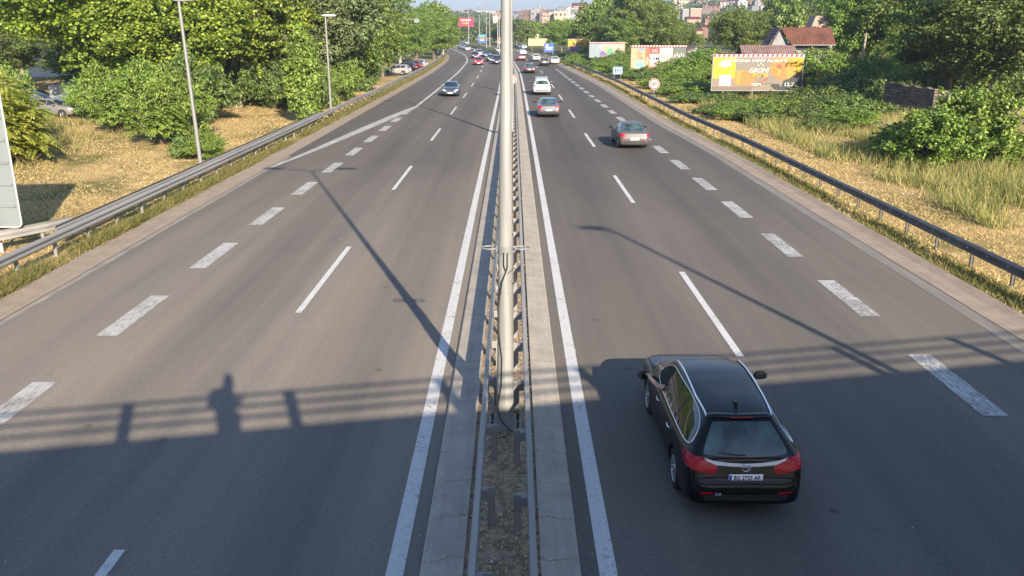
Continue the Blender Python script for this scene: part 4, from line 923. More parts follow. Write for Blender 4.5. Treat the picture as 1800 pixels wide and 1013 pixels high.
def toward(kind, px, py, *a, half=2.3, turn=0, **k):
    g = G(px, py); return place_car(kind, (g.x, g.y + half, 0), math.pi + turn, *a, **k)
toward('sedan', 791, 170.5, 'blue_grey', (.055, .075, .095), 'blue grey saloon car coming towards the bridge beside the edge line', turn=R(1), metal=.5)
toward('hatchback', 840.5, 115, 'red', (.5, .012, .03), 'bright red hatchback coming out of the bend', lod=1, half=2, turn=R(3))
toward('suv', 873, 113.5, 'navy', (.02, .025, .035), 'dark navy suv closest to the median in the bend', lod=1, turn=R(2), scale=.95)
toward('sedan', 862.5, 109, 'graphite', (.06, .07, .08), 'graphite saloon car just behind the dark navy suv', lod=1, turn=R(6))
toward('sedan', 854, 101, 'dark_teal', (.06, .08, .085), 'dark teal saloon car farthest of those against the median', lod=1, turn=R(9))
toward('hatchback', 835, 103, 'dark_red', (.08, .03, .035), 'dark small car right behind the red hatchback', lod=1, half=2, turn=R(6))
toward('suv', 841.5, 99.5, 'white', (.44, .45, .46), 'white suv behind the dark small car in the bend', lod=1, turn=R(8), metal=0)
toward('hatchback', 819.5, 89, 'white2', (.46, .46, .45), 'white hatchback entering the far bend', lod=1, half=2, turn=R(16))
toward('sedan', 813, 87, 'silver', (.4, .4, .42), 'silver saloon car at the tree line, farthest into the bend', lod=1, turn=R(18))
toward('hatchback', 817, 78, 'silver', (.4, .4, .42), 'tiny silver hatchback beyond the median hedge', lod=1, half=2, turn=R(30))
toward('hatchback', 877.5, 92.5, 'white2', (.46, .46, .45), 'white hatchback beside the pole with the orange poster', lod=1, half=2)
# parked
def park(kind, px, py, rz, *a, **k): return place_car(kind, G(px, py), rz, *a, group='cars parked behind the trees', **k)
park('hatchback', 96, 205, R(-97), 'taupe', (.22, .205, .20), 'taupe grey parked car seen between the fern leaved bush and the leafy bush', scale=1.0)
park('hatchback', 62, 183, R(-80), 'deep_blue', (.01, .05, .25), 'deep blue parked car behind the grey container', lod=1)
for i, (px, py, nm, colr, lab) in enumerate(((699, 131, 'white2', (.46, .46, .45), 'white parked car closest to us in the row behind the bank'), (711, 126, 'black2', (.012, .012, .014), 'black parked car second in the row behind the bank'), (722, 122.5, 'maroon', (.16, .02, .03), 'dark red parked car third in the row behind the bank'), (732, 119.5, 'silver', (.4, .4, .42), 'silver parked car last in the row behind the bank'))):
    park('hatchback', px, py, R(75), nm, colr, lab, lod=1)
park('sedan', 1834, 268, R(70), 'dark_blue_grey', (.03, .035, .05), 'dark parked saloon car at the edge of the big leaved bush', lod=0)
park('hatchback', 1806, 202, R(90), 'black2', (.012, .012, .014), 'black parked car under the big dark tree', lod=1)
g = G(1543, 226)
cvr = MB()
for (x, y, z, rx, ry, rz_) in ((0, 0, .25, 1.2, .8, .32), (.7, .3, .3, .8, .6, .4), (-.6, .2, .2, .7, .6, .25)): cvr.sphere((x, y, z * .7), (rx * .7, ry * .7, rz_ * .6), M['lamp_grey'], 14, 8)
cvr.sphere((.1, .1, .36), (.34, .3, .12), M['black'], 10, 6)
tag(cvr.build('rubbish_heap', None, g), 'low heap of pale sacks with a black bag on top at the stone wall', 'rubbish')
# ================================================================== BILLBOARDS
def pc(name, col): 
    if name not in M: M[name] = mat(name, tuple(x * (.5 if name[0] == 'p' else .62) for x in col), .6, 0, .08, 2)
    return M[name]
class Face:
    """poster pieces laid 3 mm apart in front of the panel (u right, v up, 0..1)"""
    def __init__(s, parent, w, h, z0, y0): s.p, s.w, s.h, s.z0, s.y = parent, w, h, z0, y0; s.k = 0; s.b = MB()
    def P(s, u, v): return ((u - .5) * s.w, s.z0 + v * s.h)
    def poly(s, pts, m): s.k += 1; y = s.y - .0025 * s.k; s.b.prism([s.P(*p) for p in pts], y, y + .002, m, 'XZ')
    def rect(s, u0, v0, u1, v1, m): s.poly([(u0, v0), (u1, v0), (u1, v1), (u0, v1)], m)
    def blob(s, u, v, ru, rv, m, seed=0, n=14, amp=.25):
        q = random.Random(seed); s.poly([(u + ru * (1 + amp * q.uniform(-1, 1)) * math.cos(2 * math.pi * k / n), v + rv * (1 + amp * q.uniform(-1, 1)) * math.sin(2 * math.pi * k / n)) for k in range(n)], m)
    def text(s, t, u, v, size, m, **kw):
        s.k += 1; x, z = s.P(u, v); text(t, size, m, 'lettering', s.p, (x, s.y - .0025 * s.k - .01, z), **kw)
    def done(s): s.b.build('artwork', s.p)
def billboard(px0, px1, pyt, pyb, pyg, label, stripe=True, posts_=(.15, .5, .85), frame='black', depth=.25, name='billboard', rz=0):
    g = G((px0 + px1) / 2, pyg); Y = g.y; a, b_ = W(px0, pyb, Y), W(px1, pyt, Y)
    a = W(px0, pyb, Y); w = b_.x - a.x; z0, z1 = a.z, b_.z
    # pixel widths are measured at mid height
    m0, m1 = W(px0, (pyt + pyb) / 2, Y), W(px1, (pyt + pyb) / 2, Y); w = m1.x - m0.x
    r = empty(name, label, 'billboard', ((m0.x + m1.x) / 2, Y, 0), rz)
    f = MB(); t = .09
    f.box((-w / 2 - t, 0, z0 - t), (w / 2 + t, depth, z1 + t), M[frame]); p = f.build('box_frame', r)
    q = MB(); q.box((-w / 2, -.012, z0), (w / 2, -.002, z1), M['white']); face = q.build('poster', r)
    for k in posts_: MB().tube([((k - .5) * w, depth * .7, -.2), ((k - .5) * w, depth * .7, z0 + .2)], .08, M['lamp_grey'], 10).build('post', r)
    if stripe:
        hh = (z1 - z0) * .075; n = 19; s = MB(); s.box((-w / 2 - t, -.03, z1 + t), (w / 2 + t, .05, z1 + t + hh), M['white'])
        for k in range(n):
            x0 = -w / 2 - t + (w + 2 * t) * k / n; dx = (w + 2 * t) / n
            s.prism([(x0, z1 + t + .004), (x0 + dx * .5, z1 + t + .004), (x0 + dx * .62, z1 + t + hh - .004), (x0 + dx * .12, z1 + t + hh - .004)], -.034, -.031, M['red'], 'XZ')
        s.build('striped_edge', r)
    return r, Face(face, w, z1 - z0, z0, -.014)
r, f = billboard(1253, 1410, 101.5, 158.5, 178, 'yellow and orange album billboard with slanted lettering beneath a red and white edge', posts_=(.13, .46, .86), frame='lamp_grey')
yel, amb, org, taup, gry = pc('p_yellow', (.85, .55, .02)), pc('p_amber', (.8, .40, .06)), pc('p_orange', (.72, .28, .07)), pc('p_taupe', (.34, .27, .20)), pc('p_grey', (.30, .27, .22))
f.rect(0, 0, 1, 1, taup); f.rect(0, .36, .25, 1, yel); f.rect(.25, .60, .64, 1, gry); f.rect(.25, .16, .47, .60, org); f.rect(.27, .18, .31, .56, amb); f.rect(.25, .575, .46, .605, amb)
f.rect(.64, .34, .87, 1, org); f.poly([(.84, .34), (.80, 1), (1, 1), (1, .34)], amb); f.poly([(.92, .5), (.89, .98), (1, .98), (1, .6)], yel)
f.poly([(.70, 0), (.78, .12), (.80, .30), (.86, .36), (.9, .46), (1, .62), (1, 0)], pc('p_dark', (.035, .045, .05))); f.blob(.72, .12, .05, .09, pc('p_dark', (0, 0, 0)), 4, 18, .4)
f.rect(0, 0, .45, .10, pc('p_brown', (.26, .19, .14)))
for u, v in ((.09, .80), (.13, .86), (.17, .80), (.13, .76)): f.blob(u, v, .035, .075, pc('p_cream', (.85, .80, .6)), 3, 14, .15)
f.rect(.075, .14, .205, .47, M['white'])
f.text('CORONA NEW ALBUM!', .47, .90, .36, M['white'], bold=.008, sx=1.55)
for u, v in ((.50, .76), (.525, .82), (.55, .76)): f.blob(u, v, .012, .025, pc('p_cream', (0, 0, 0)), 5)
f.text('GRONI', .505, .60, .62, M['white'], bold=.01, sx=.95, shear=.35); f.text('ROMA', .525, .455, .55, yel, bold=.01, sx=1.0, shear=.35)
f.poly([(.60, .66), (.66, .70), (.72, .72), (.76, .60), (.745, .44), (.70, .42), (.715, .55), (.70, .64), (.66, .67), (.60, .635)], amb); f.blob(.735, .72, .028, .07, pc('p_rust', (.5, .12, .04)), 6)
f.poly([(.51, .22), (.60, .38), (.62, .39), (.62, .36), (.53, .21)], M['red']); f.poly([(.44, .2), (.50, .30), (.60, .5), (.70, .44), (.70, .2)], gry)
f.poly([(.52, .23), (.60, .37), (.62, .385), (.62, .35), (.535, .215)], M['red'])
f.text('KDM', .49, .17, .34, M['white'], bold=.012, sx=1.2); f.text('12.7.', .865, .17, .46, M['white'], bold=.01, sx=1.25)
f.done()
r, f = billboard(1109, 1205, 84, 121.5, 138.5, 'pink and turquoise poster billboard in the middle of the row with four picture strips', posts_=(.18, .5, .8))
pk, tq, sand = pc('p_pink', (.78, .52, .45)), pc('p_turq', (.10, .55, .60)), pc('p_sand', (.75, .50, .30))
f.rect(0, 0, .26, 1, sand); f.blob(.17, .2, .09, .19, pc('p_aqua', (.30, .72, .75)), 2); f.blob(.19, .93, .06, .07, pc('p_sky', (.22, .38, .75)), 3)
for k, (u, w) in enumerate(((.12, .05), (.14, .07), (.15, .06), (.16, .07))): f.rect(u - w * .6, .78 - .1 * k, u + w, .82 - .1 * k, pc('p_brown', (0, 0, 0)))
f.rect(.26, 0, .34, 1, pc('p_rust2', (.6, .2, .1))); f.blob(.30, .45, .03, .12, pk, 4); f.blob(.29, .3, .03, .1, sand, 9)
f.rect(.34, 0, .52, 1, pc('p_rose', (.8, .55, .5))); f.rect(.34, .72, .52, 1, M['red']); f.rect(.34, 0, .52, .1, M['red']); f.rect(.34, .32, .50, .64, M['white'])
f.text('mi', .43, .87, .85, pc('p_rose', (0, 0, 0)), bold=.02); f.text('VAM', .425, .48, .72, pc('p_ink', (.04, .05, .2)), bold=.012, sx=.95)
f.rect(.52, 0, .76, 1, pc('p_pale', (.78, .68, .66))); 
for v in (.66, .6, .53, .3): f.rect(.56, v, .73, v + .02, pc('p_brown', (0, 0, 0)))
f.rect(.76, 0, 1, 1, pc('p_stage', (.16, .20, .18))); f.poly([(.74, 0), (.78, .3), (.84, .22), (.87, .4), (.92, .28), (1, .34), (1, 0)], tq)
for k in range(5): f.blob(.80 + .04 * k, .62 + .06 * (k % 2), .012, .10, pc('p_pale', (0, 0, 0)), k)
f.done()
r, f = billboard(1036, 1098, 77, 101.5, 118, 'pastel billboard with green and purple blotches, its far end buried in branches', posts_=(.2, .8), name='billboard')
f.rect(0, 0, .35, 1, pc('p_bluegrey', (.36, .46, .52))); f.rect(.35, 0, 1, 1, pk); f.blob(.33, .75, .06, .15, pc('p_cream', (0, 0, 0)), 1); f.blob(.38, .28, .08, .2, pc('p_purple', (.25, .16, .5)), 2)
f.blob(.58, .42, .12, .28, pc('p_green', (.16, .55, .28)), 3); f.blob(.8, .3, .1, .2, pc('p_green', (0, 0, 0)), 5); f.blob(.46, .6, .05, .2, sand, 6); f.rect(.36, 0, .5, .06, M['red']); f.done()
r, f = billboard(998.5, 1032, 71, 89.5, 103, 'yellow over purple billboard half hidden by a bush', posts_=(.2, .8))
f.rect(0, .38, 1, 1, yel); f.rect(0, 0, 1, .38, pc('p_purple', (0, 0, 0))); f.blob(.28, .45, .10, .25, pc('p_skin', (.6, .32, .2)), 2); f.blob(.28, .75, .05, .1, pc('p_brown', (0, 0, 0)), 3); f.text('DA', .62, .62, 1.2, pc('p_ink', (0, 0, 0)), bold=.02); f.rect(.5, .12, .9, .2, M['white']); f.done()
r, f = billboard(928.5, 961.5, 68, 81, 93, 'cream billboard with faint coloured lines beside the blue direction sign', stripe=False, posts_=(.2, .8))
f.rect(0, 0, 1, 1, pc('p_peach', (.75, .60, .36))); 
for k, (v, m_) in enumerate(((.75, 'p_rose'), (.55, 'p_green'), (.38, 'p_cream'), (.2, 'p_sand'))): f.rect(.15, v, .8 - .08 * k, v + .08, M[m_])
f.rect(.03, .1, .09, .9, pc('p_cream', (0, 0, 0))); f.done()
r, f = billboard(805.5, 832, 32, 46.5, 80, 'pink billboard raised high on tall poles over the bend', stripe=False, posts_=(.12, .7), frame='red')
f.rect(0, 0, 1, 1, pc('p_magenta', (.62, .02, .14))); f.text('ormanta', .5, .78, 1.15, M['white'], bold=.03, sx=.95); f.text('Caffe', .45, .38, 1.3, yel, bold=.03, shear=.25); f.done()
r, f = billboard(841.5, 853, 61.5, 75.5, 80.5, 'blue poster board with an orange centre beyond the bend', stripe=False, posts_=(.2,), frame='lblue')
f.rect(0, 0, 1, 1, M['blue']); f.rect(0, .75, 1, 1, tq); f.blob(.5, .5, .35, .22, org, 2); f.rect(.2, .25, .85, .38, M['white']); f.done()
r, f = billboard(875, 886, 66, 76.5, 83, 'orange and white poster board showing just beside the tall near pole', stripe=False, posts_=(.5,), frame='lamp_grey')
f.rect(0, .3, 1, 1, pc('p_redorange', (.72, .2, .06))); f.blob(.65, .65, .2, .15, M['white'], 3); f.done()
# grey back of another board standing in the trees on the left
g = G(716, 118); r = empty('road_sign', 'small grey sign back on a gantry among the left hand trees', 'road sign', (g.x, g.y, 0))
zz = W(705, 42, g.y).z; z1 = W(705, 34.5, g.y).z; x0 = W(699, 40, g.y).x - g.x; x1 = W(737, 40, g.y).x - g.x
MB().tube([(x0, 0, -.2), (x0, 0, z1 + .1)], .09, M['lamp_grey']).build('post', r); MB().tube([(x0, 0, z1 + .05), (x1, 0, z1 + .05)], .07, M['lamp_grey']).build('beam', r); MB().box((x0 + .15, -.1, zz), (x0 + .95, -.05, z1), M['signback']).build('panel', r); MB().box((x1 - .9, -.1, zz + .2), (x1, -.05, z1), M['signback']).build('panel', r)

# ================================================================== BUILDINGS
def gable_house(loc, w, d, hw, hr, wall, roof, label, rz=0, wins=(), name='house', group=None, chim=False, ridge='x', over=.35, cat='house'):
    r = empty(name, label, cat, loc, rz, group)
    b = MB(); b.box((-w / 2, -d / 2, -3), (w / 2, d / 2, hw), wall)
    if ridge == 'x':
        b.add([(-w / 2, -d / 2, hw), (-w / 2, d / 2, hw), (-w / 2, 0, hw + hr)], [(0, 1, 2)], wall); b.add([(w / 2, -d / 2, hw), (w / 2, d / 2, hw), (w / 2, 0, hw + hr)], [(0, 2, 1)], wall)
    else:
        b.add([(-w / 2, -d / 2, hw), (w / 2, -d / 2, hw), (0, -d / 2, hw + hr)], [(0, 1, 2)], wall); b.add([(-w / 2, d / 2, hw), (w / 2, d / 2, hw), (0, d / 2, hw + hr)], [(0, 2, 1)], wall)
    b.build('wall', r)
    q = MB(); t = .14; half = d / 2 if ridge == 'x' else w / 2; ln = w / 2 if ridge == 'x' else d / 2; sl = hr / half
    for s in (-1, 1):
        a0 = (s * (half + over), hw - over * sl + .02); a1 = (0, hr + hw + .02); vs = []
        for l in (-ln - over, ln + over):
            for p in (a0, a1, (a1[0], a1[1] + t), (a0[0], a0[1] + t)): vs.append((l, p[0], p[1]) if ridge == 'x' else (p[0], l, p[1]))
        q.add(vs, [(0, 1, 2, 3), (4, 5, 6, 7), (0, 1, 5, 4), (1, 2, 6, 5), (2, 3, 7, 6), (3, 0, 4, 7)], roof)
    ro = q.build('roof', r)
    if chim: MB().box((w * .2 - .3, .1, hw + hr * .5), (w * .2 + .3, .7, hw + hr + .8), M['chimbrick']).build('chimney', ro)
    for (x, z, ww, wh) in wins:
        wdw = MB().box((x - ww / 2 - .08, -d / 2 - .05, z - wh / 2 - .08), (x + ww / 2 + .08, -d / 2 + .02, z + wh / 2 + .08), M['white']).build('window', r)
        MB().box((x - ww / 2, -d / 2 - .07, z - wh / 2), (x + ww / 2, -d / 2 - .052, z + wh / 2), M['glass']).build('pane', wdw)
    return r
# the red-roofed house on the right: gable end towards us on its left
Yh = 112
def hx(px, py): return W(px, py, Yh)
rid = hx(1371, 51); ev = hx(1384, 76); rt = hx(1462, 51); gl = hx(1352, 75)
gx0, gx1 = hx(1355, 78).x, hx(1385, 78).x
r = empty('house', 'grey house with a sunlit red tiled roof above the yellow billboard', 'house', (gx1, Yh, 0))
wg = gx1 - gx0; zr, ze = rid.z, hx(1384, 77).z; L = 5.7
b = MB(); b.prism([(-wg, -2), (0, -2), (0, ze), (-wg / 2, zr), (-wg, ze - .3)], 0, .25, M['plaster'], 'XZ')
b.box((-.25, .255, -2), (L, 6, ze), M['plaster']); b.build('wall', r)
q = MB(); ang = .0
for (xa, za, xb, zb_) in ((-wg / 2, zr, .45, ze - .25),):
    vs = []
    for (x, z) in ((xa, za), (xb, zb_)):
        pass
# roof slope facing the camera: ridge runs to the right, eave nearer to us
vs = [(-wg / 2, .0, zr), (L, .0 + 3.2, zr), (L, -.6, ze - .1), (.35, -.9, ze - .1)]
vs = [(-wg / 2 - .1, -.35, zr + .05), (L, -.35 + 1.5, zr + .05), (L, -.9, ze - .12), (.25, -.9, ze - .12)]
q.add(vs + [(x, y, z + .14) for x, y, z in vs], [(0, 1, 2, 3), (4, 5, 6, 7), (0, 1, 5, 4), (1, 2, 6, 5), (2, 3, 7, 6), (3, 0, 4, 7)], M['roof'])
vs = [(-wg / 2 - .1, -.35, zr + .05), (-wg / 2 - .1, 3, zr + .05), (-wg - .5, 3, ze - .55), (-wg - .5, -.35, ze - .55)]
q.add(vs + [(x, y, z + .14) for x, y, z in vs], [(0, 1, 2, 3), (4, 5, 6, 7), (0, 1, 5, 4), (1, 2, 6, 5), (2, 3, 7, 6), (3, 0, 4, 7)], M['roof_grey'])
ro = q.build('roof', r)
MB().box((.6, 0, ze - .22), (.68, .08, ze - .14), M['lamp_grey']).tube([(.3, -1.0, ze - .16), (L, -1.0, ze - .16)], .06, M['lamp_grey'], 6).build('gutter', r)
MB().tube([(-wg * .45, -.03, -1), (-wg * .45, -.03, ze - .6)], .04, M['galv_dark'], 6).build('drainpipe', r)
a = W(1418, 50, 122); b_ = W(1455, 28, 122); q = MB(); q.prism([(a.x, a.z - 3), (b_.x, a.z - 3), (b_.x, b_.z), (a.x + .8, b_.z), (a.x + .2, a.z)], 121, 123.5, M['chimbrick'], 'XZ')
q.build('brick_gable').location = (0, 0, 0); tag(bpy.data.objects['brick_gable'], 'pale brick gable standing above the red tiled roof', 'gable')
# low red roof just left of the house, small shed roof, bright roof edge
gable_house(W(1347, 97, 108) * 1, 6, 5, -.6, 1.6, M['plaster'], M['roof_grey'], 'low red brown roof tucked between the round tree and the grey house', name='shed', cat='shed')
g = W(1222, 92, 150); gable_house((g.x, g.y, 0), 7, 5, g.z - .5, 1.5, M['plaster'], M['roof_grey'], 'small shed with a pale sloping roof behind the pink and turquoise billboard', name='shed', cat='shed', ridge='y', wins=((1.5, 2.2, 1, .8),))
# container-like garage on the left by the parked car
g = G(112, 195); r = empty('container', 'grey metal container behind the parked taupe car', 'container', (g.x, g.y + 5, 0))
z1 = W(110, 149, g.y + 5).z; x0 = W(86, 160, g.y + 5).x - g.x; x1 = W(133, 160, g.y + 5).x - g.x
MB().box((x0, 0, 0), (x1, 5, z1), M['signback']).build('wall', r); MB().box((x0 - .1, -.1, z1), (x1 + .1, 5.1, z1 + .1), M['galv_dark']).build('roof', r); MB().box((x1 - .2, -.06, 0), (x1 + .02, -.005, z1 - .02), M['white']).build('corner_post', r)
# white building glimpsed far left behind the plane tree
g = G(20, 150); b = W(15, 72, g.y + 10)
gable_house((g.x, g.y + 22, 0), 22, 10, 10.5, 2, M['white'], M['roof_grey'], 'white building glimpsed behind the yellow green tree at the far left', name='building', cat='building', wins=tuple((x, z, 1.2, 1.4) for x in (-8, -4, 0, 4, 8) for z in (2.5, 5.5, 8.5)))
g = G(692, 118); tp = W(697, 15, g.y + 40)
gable_house((tp.x - 3, g.y + 40, 0), 13, 10, tp.z - 3.6, 3.4, pc('wall_cream', (.62, .55, .42)), M['roof'], 'cream house with orange tiled gable peeking over the left hand trees', ridge='y')
# stone wall and brick wall on the right
a, b_ = G(1549, 196), G(1636, 210); q = MB(); ht = 2.5
d = (b_ - a); n_ = 12; rr = random.Random(3); top = [ht + rr.uniform(-.12, .12) - .25 * (i / n_) for i in range(n_ + 1)]
for i in range(n_):
    p, s = a + d * (i / n_), a + d * ((i + 1) / n_); nrm = Vector((-d.y, d.x, 0)).normalized() * .4
    q.add([p, s, s + nrm, p + nrm, p + Vector((0, 0, top[i])), s + Vector((0, 0, top[i + 1])), s + nrm + Vector((0, 0, top[i + 1])), p + nrm + Vector((0, 0, top[i]))], [(0, 1, 5, 4), (1, 2, 6, 5), (2, 3, 7, 6), (3, 0, 4, 7), (4, 5, 6, 7)], M['stone'])
tag(q.build('stone_wall'), 'old rubble stone wall in the shade behind the big leaved bush', 'wall')
q = MB(); q.box((0, 0, -.2), (1.0, .3, 2.2), M['stone']); q.box((1.0, .05, -.2), (3.2, .2, 2.0), pc('board', (.34, .28, .18))); q.box((1.0, -.02, 1.85), (3.25, .26, 2.05), M['galv_dark']); q.box((3.2, -.02, -.2), (3.35, .26, 2.05), M['galv_dark'])
tag(q.build('gate', None, G(1637, 210) + Vector((.1, .1, 0))), 'tan board gate with dark rails ending the rubble stone wall', 'gate')
a = G(1745, 232); q = MB(); q.box((0, 0, -.2), (9, .3, 1.9), M['redbrick']); q.box((-.1, -.05, 1.9), (9.1, .35, 2.0), M['plaster'])
q = q.build('brick_wall', None, a); q.rotation_euler.z = R(-14); tag(q, 'brown brick wall under the big dark tree at the edge of the photo', 'wall')
# leaning pole by the ash tree
g = G(1508, 150); q = MB(); tp = W(1523, 58, g.y) - g; q.tube([(0, 0, 0), (tp.x * .5, 0, tp.z * .5), (tp.x, 0, tp.z)], [.17, .15, .12], M['pale_bark'], 10); tag(q.build('wooden_pole', None, g), 'leaning wooden pole in front of the bright green tree', 'pole')

# far houses on the hills. (px centre, py of the wall foot, width px, total height px, distance, wall, roof, roof kind, label)
wl = {'w': (.62, .60, .55), 'c': (.60, .50, .34), 'p': (.52, .32, .24), 'g': (.30, .30, .31), 'r': (.24, .13, .11), 'd': (.20, .13, .12), 'b': (.22, .24, .27)}
for k, v in wl.items(): pc('wall_' + k, v)
FAR = [
 # left ridge town
 (702, 26, 10, 6, 1100, 'c', 'r'), (716, 25, 12, 7, 1120, 'p', 'r'), (790, 26, 12, 7, 1150, 'w', 'r'), (800, 25.5, 14, 6, 1130, 'p', 'r'), (813, 25.5, 12, 5.5, 1120, 'c', 'r'), (823, 26, 12, 7.5, 1140, 'w', 'r'), (832, 25.5, 9, 5, 1120, 'r', 'r'), (842, 25.5, 13, 5, 1150, 'w', 'f'), (855, 25, 11, 4.5, 1150, 'c', 'f'), (868, 25, 10, 4, 1140, 'w', 'f'),
 (873, 31, 12, 9, 620, 'p', 'g'), (880, 28, 12, 8, 700, 'c', 'r'), (871, 33.5, 8, 4, 560, 'w', 'f'),
 # apartment blocks right of the pole
 (917, 33, 10, 13, 640, 'd', 'g'), (926, 33, 12, 14, 650, 'r', 'g'), (944, 32, 22, 18, 650, 'g', 'd'), (955, 33, 13, 15, 640, 'r', 'd'), (910, 28, 14, 7, 800, 'b', 'g'), (966, 26, 14, 8, 760, 'b', 'g'),
 (960, 35, 12, 9, 560, 'p', 'f'), (972, 33, 16, 9, 570, 'c', 'f'), (986, 32, 22, 10, 560, 'c', 'f'), (1003, 36, 18, 8, 540, 'w', 'f'), (958, 38, 11, 6, 520, 'p', 'f'), (1013, 34, 10, 6, 560, 'p', 'r'),
 (986, 24, 16, 11, 720, 'b', 'd'), (1000, 23, 14, 10, 740, 'w', 'd'), (1012, 25, 16, 8, 660, 'b', 'f'), (1018, 20, 22, 13, 760, 'p', 'r'), (1033, 24, 12, 7, 650, 'r', 'r'), (1038, 22, 16, 13, 720, 'g', 'd'), (1050, 22, 14, 12, 730, 'd', 'd'),
 (943, 60, 9, 10, 330, 'c', 'R'), (1016, 58, 8, 8, 330, 'p', 'R'), (1027, 44, 9, 6, 420, 'w', 'g'),
 # right hill
 (1187, 9, 10, 12, 800, 'c', 'f'), (1200, 11, 16, 12, 780, 'c', 'f'), (1216, 10, 14, 11, 800, 'p', 'f'), (1230, 10, 14, 12, 780, 'c', 'r'), (1242, 9, 12, 9, 800, 'w', 'f'), (1192, 20, 12, 6, 560, 'g', 'f'), (1205, 24, 14, 6, 540, 'g', 'f'), (1222, 24, 18, 7, 500, 'p', 'f'), (1217, 40, 22, 9, 420, 'p', 'r'), (1243, 38, 11, 6, 430, 'r', 'r'), (1256, 16, 16, 8, 640, 'r', 'r'), (1240, 17, 14, 8, 620, 'd', 'r'),
 (1272, 10, 14, 8, 700, 'w', 'g'), (1288, 8, 14, 8, 720, 'g', 'r'), (1303, 9, 16, 9, 680, 'w', 'g'), (1318, 6, 14, 9, 720, 'r', 'r'), (1332, 10, 16, 10, 640, 'g', 'g'), (1344, 20, 16, 11, 520, 'w', 'd'), (1338, 26, 12, 8, 500, 'r', 'r'), (1326, 18, 12, 8, 560, 'b', 'g'), (1352, 8, 14, 9, 660, 'd', 'd'), (1375, 8, 16, 10, 640, 'b', 'g'), (1392, 10, 14, 8, 640, 'w', 'r'), (1238, 52, 12, 7, 330, 'r', 'R'), (1228, 58, 10, 6, 300, 'p', 'R'),
]
wname = {'w': 'white', 'c': 'cream', 'p': 'pinkish', 'g': 'grey', 'r': 'brick red', 'd': 'dark brown', 'b': 'blue grey'}
rmat = {'r': M['roof'], 'R': M['roof'], 'g': M['roof_grey'], 'd': M['roof_grey']}
rname = {'r': 'red roofed', 'R': 'bright red roofed', 'g': 'grey roofed', 'd': 'dark roofed', 'f': 'flat roofed'}
def region(px):
    return ('on the ridge left of the tall pole' if px < 850 else 'just left of the tall near pole') if px < 890 else ('among the hill blocks right of the tall pole' if px < 1070 else ('on the right hand hill above the billboards' if px < 1262 else 'on the hill behind the round green tree'))
seen = {}
for px, py, wp_, hp, Y, wc, rc in FAR:
    g = W(px, py, Y); w = wp_ * Y / F; hh = hp * Y / F; key = (wc, rc, region(px)); grp = 'far houses: %s %s %s' % (wname[wc], rname[rc], region(px))
    nfl = max(1, int(hh / 3.0)); lab = '%s %s %s %s' % (wname[wc], rname[rc], 'block' if w > 6 else 'house', region(px)); d = min(w, 12)
    wins = []
    nx = max(2, int(w / 2.6)); hwall = hh if rc == 'f' else hh * .66
    if hh > 3:
        for i in range(nx):
            for k in range(max(1, int(hwall / 2.9))): wins.append((-w / 2 + w * (i + .5) / nx, hwall * (k + .55) / max(1, int(hwall / 2.9)), 1.2, 1.3))
    wins = wins[:40]
    rz = rng.uniform(-.12, .12)
    if rc == 'f':
        r = empty('building', lab, 'building', g, rz, grp); MB().box((-w / 2, -d / 2, -6), (w / 2, d / 2, hh), M['wall_' + wc]).build('wall', r); MB().box((-w / 2 - .2, -d / 2 - .2, hh), (w / 2 + .2, d / 2 + .2, hh + .35), M['wall_w']).build('roof', r)
        b = MB()
        for x, z, a_, c_ in wins: b.box((x - a_ / 2, -d / 2 - .06, z - c_ / 2), (x + a_ / 2, -d / 2 - .01, z + c_ / 2), M['black'])
        for k in range(1, nfl): b.box((-w / 2 + .3, -d / 2 - .6, hh * k / nfl - .5), (-w / 2 + w * .45, -d / 2 - .005, hh * k / nfl + .35), M['wall_w'])
        b.build('facade', r)
    else:
        r = gable_house(g, w, d, hwall, hh - hwall, M['wall_' + wc], rmat[rc], lab, rz, (), 'house', grp, rng.random() < .4, 'y' if rng.random() < .45 or rc == 'd' else 'x')
        b = MB()
        for x, z, a_, c_ in wins: b.box((x - a_ / 2, -d / 2 - .06, z - c_ / 2), (x + a_ / 2, -d / 2 - .01, z + c_ / 2), M['black'])
        if wins: b.build('facade', r)
# pylons on the ridge
for px, ty in ((829, 15), (841, 11)):
    g = W(px, 26, 1180); t = W(px, ty, 1180).z; r = empty('pylon', 'thin power pylon on the left ridge skyline', 'pylon', g, group='pylons on the ridge'); hh = t - g.z
    q = MB()
    for s in (-1, 1): q.tube([(s * 1.4, 0, 0), (0, 0, hh)], .16, M['galv_dark'], 4)
    for k in (.7, .85): q.tube([(-3, 0, hh * k), (3, 0, hh * k)], .14, M['galv_dark'], 4)
    q.build('lattice', r)
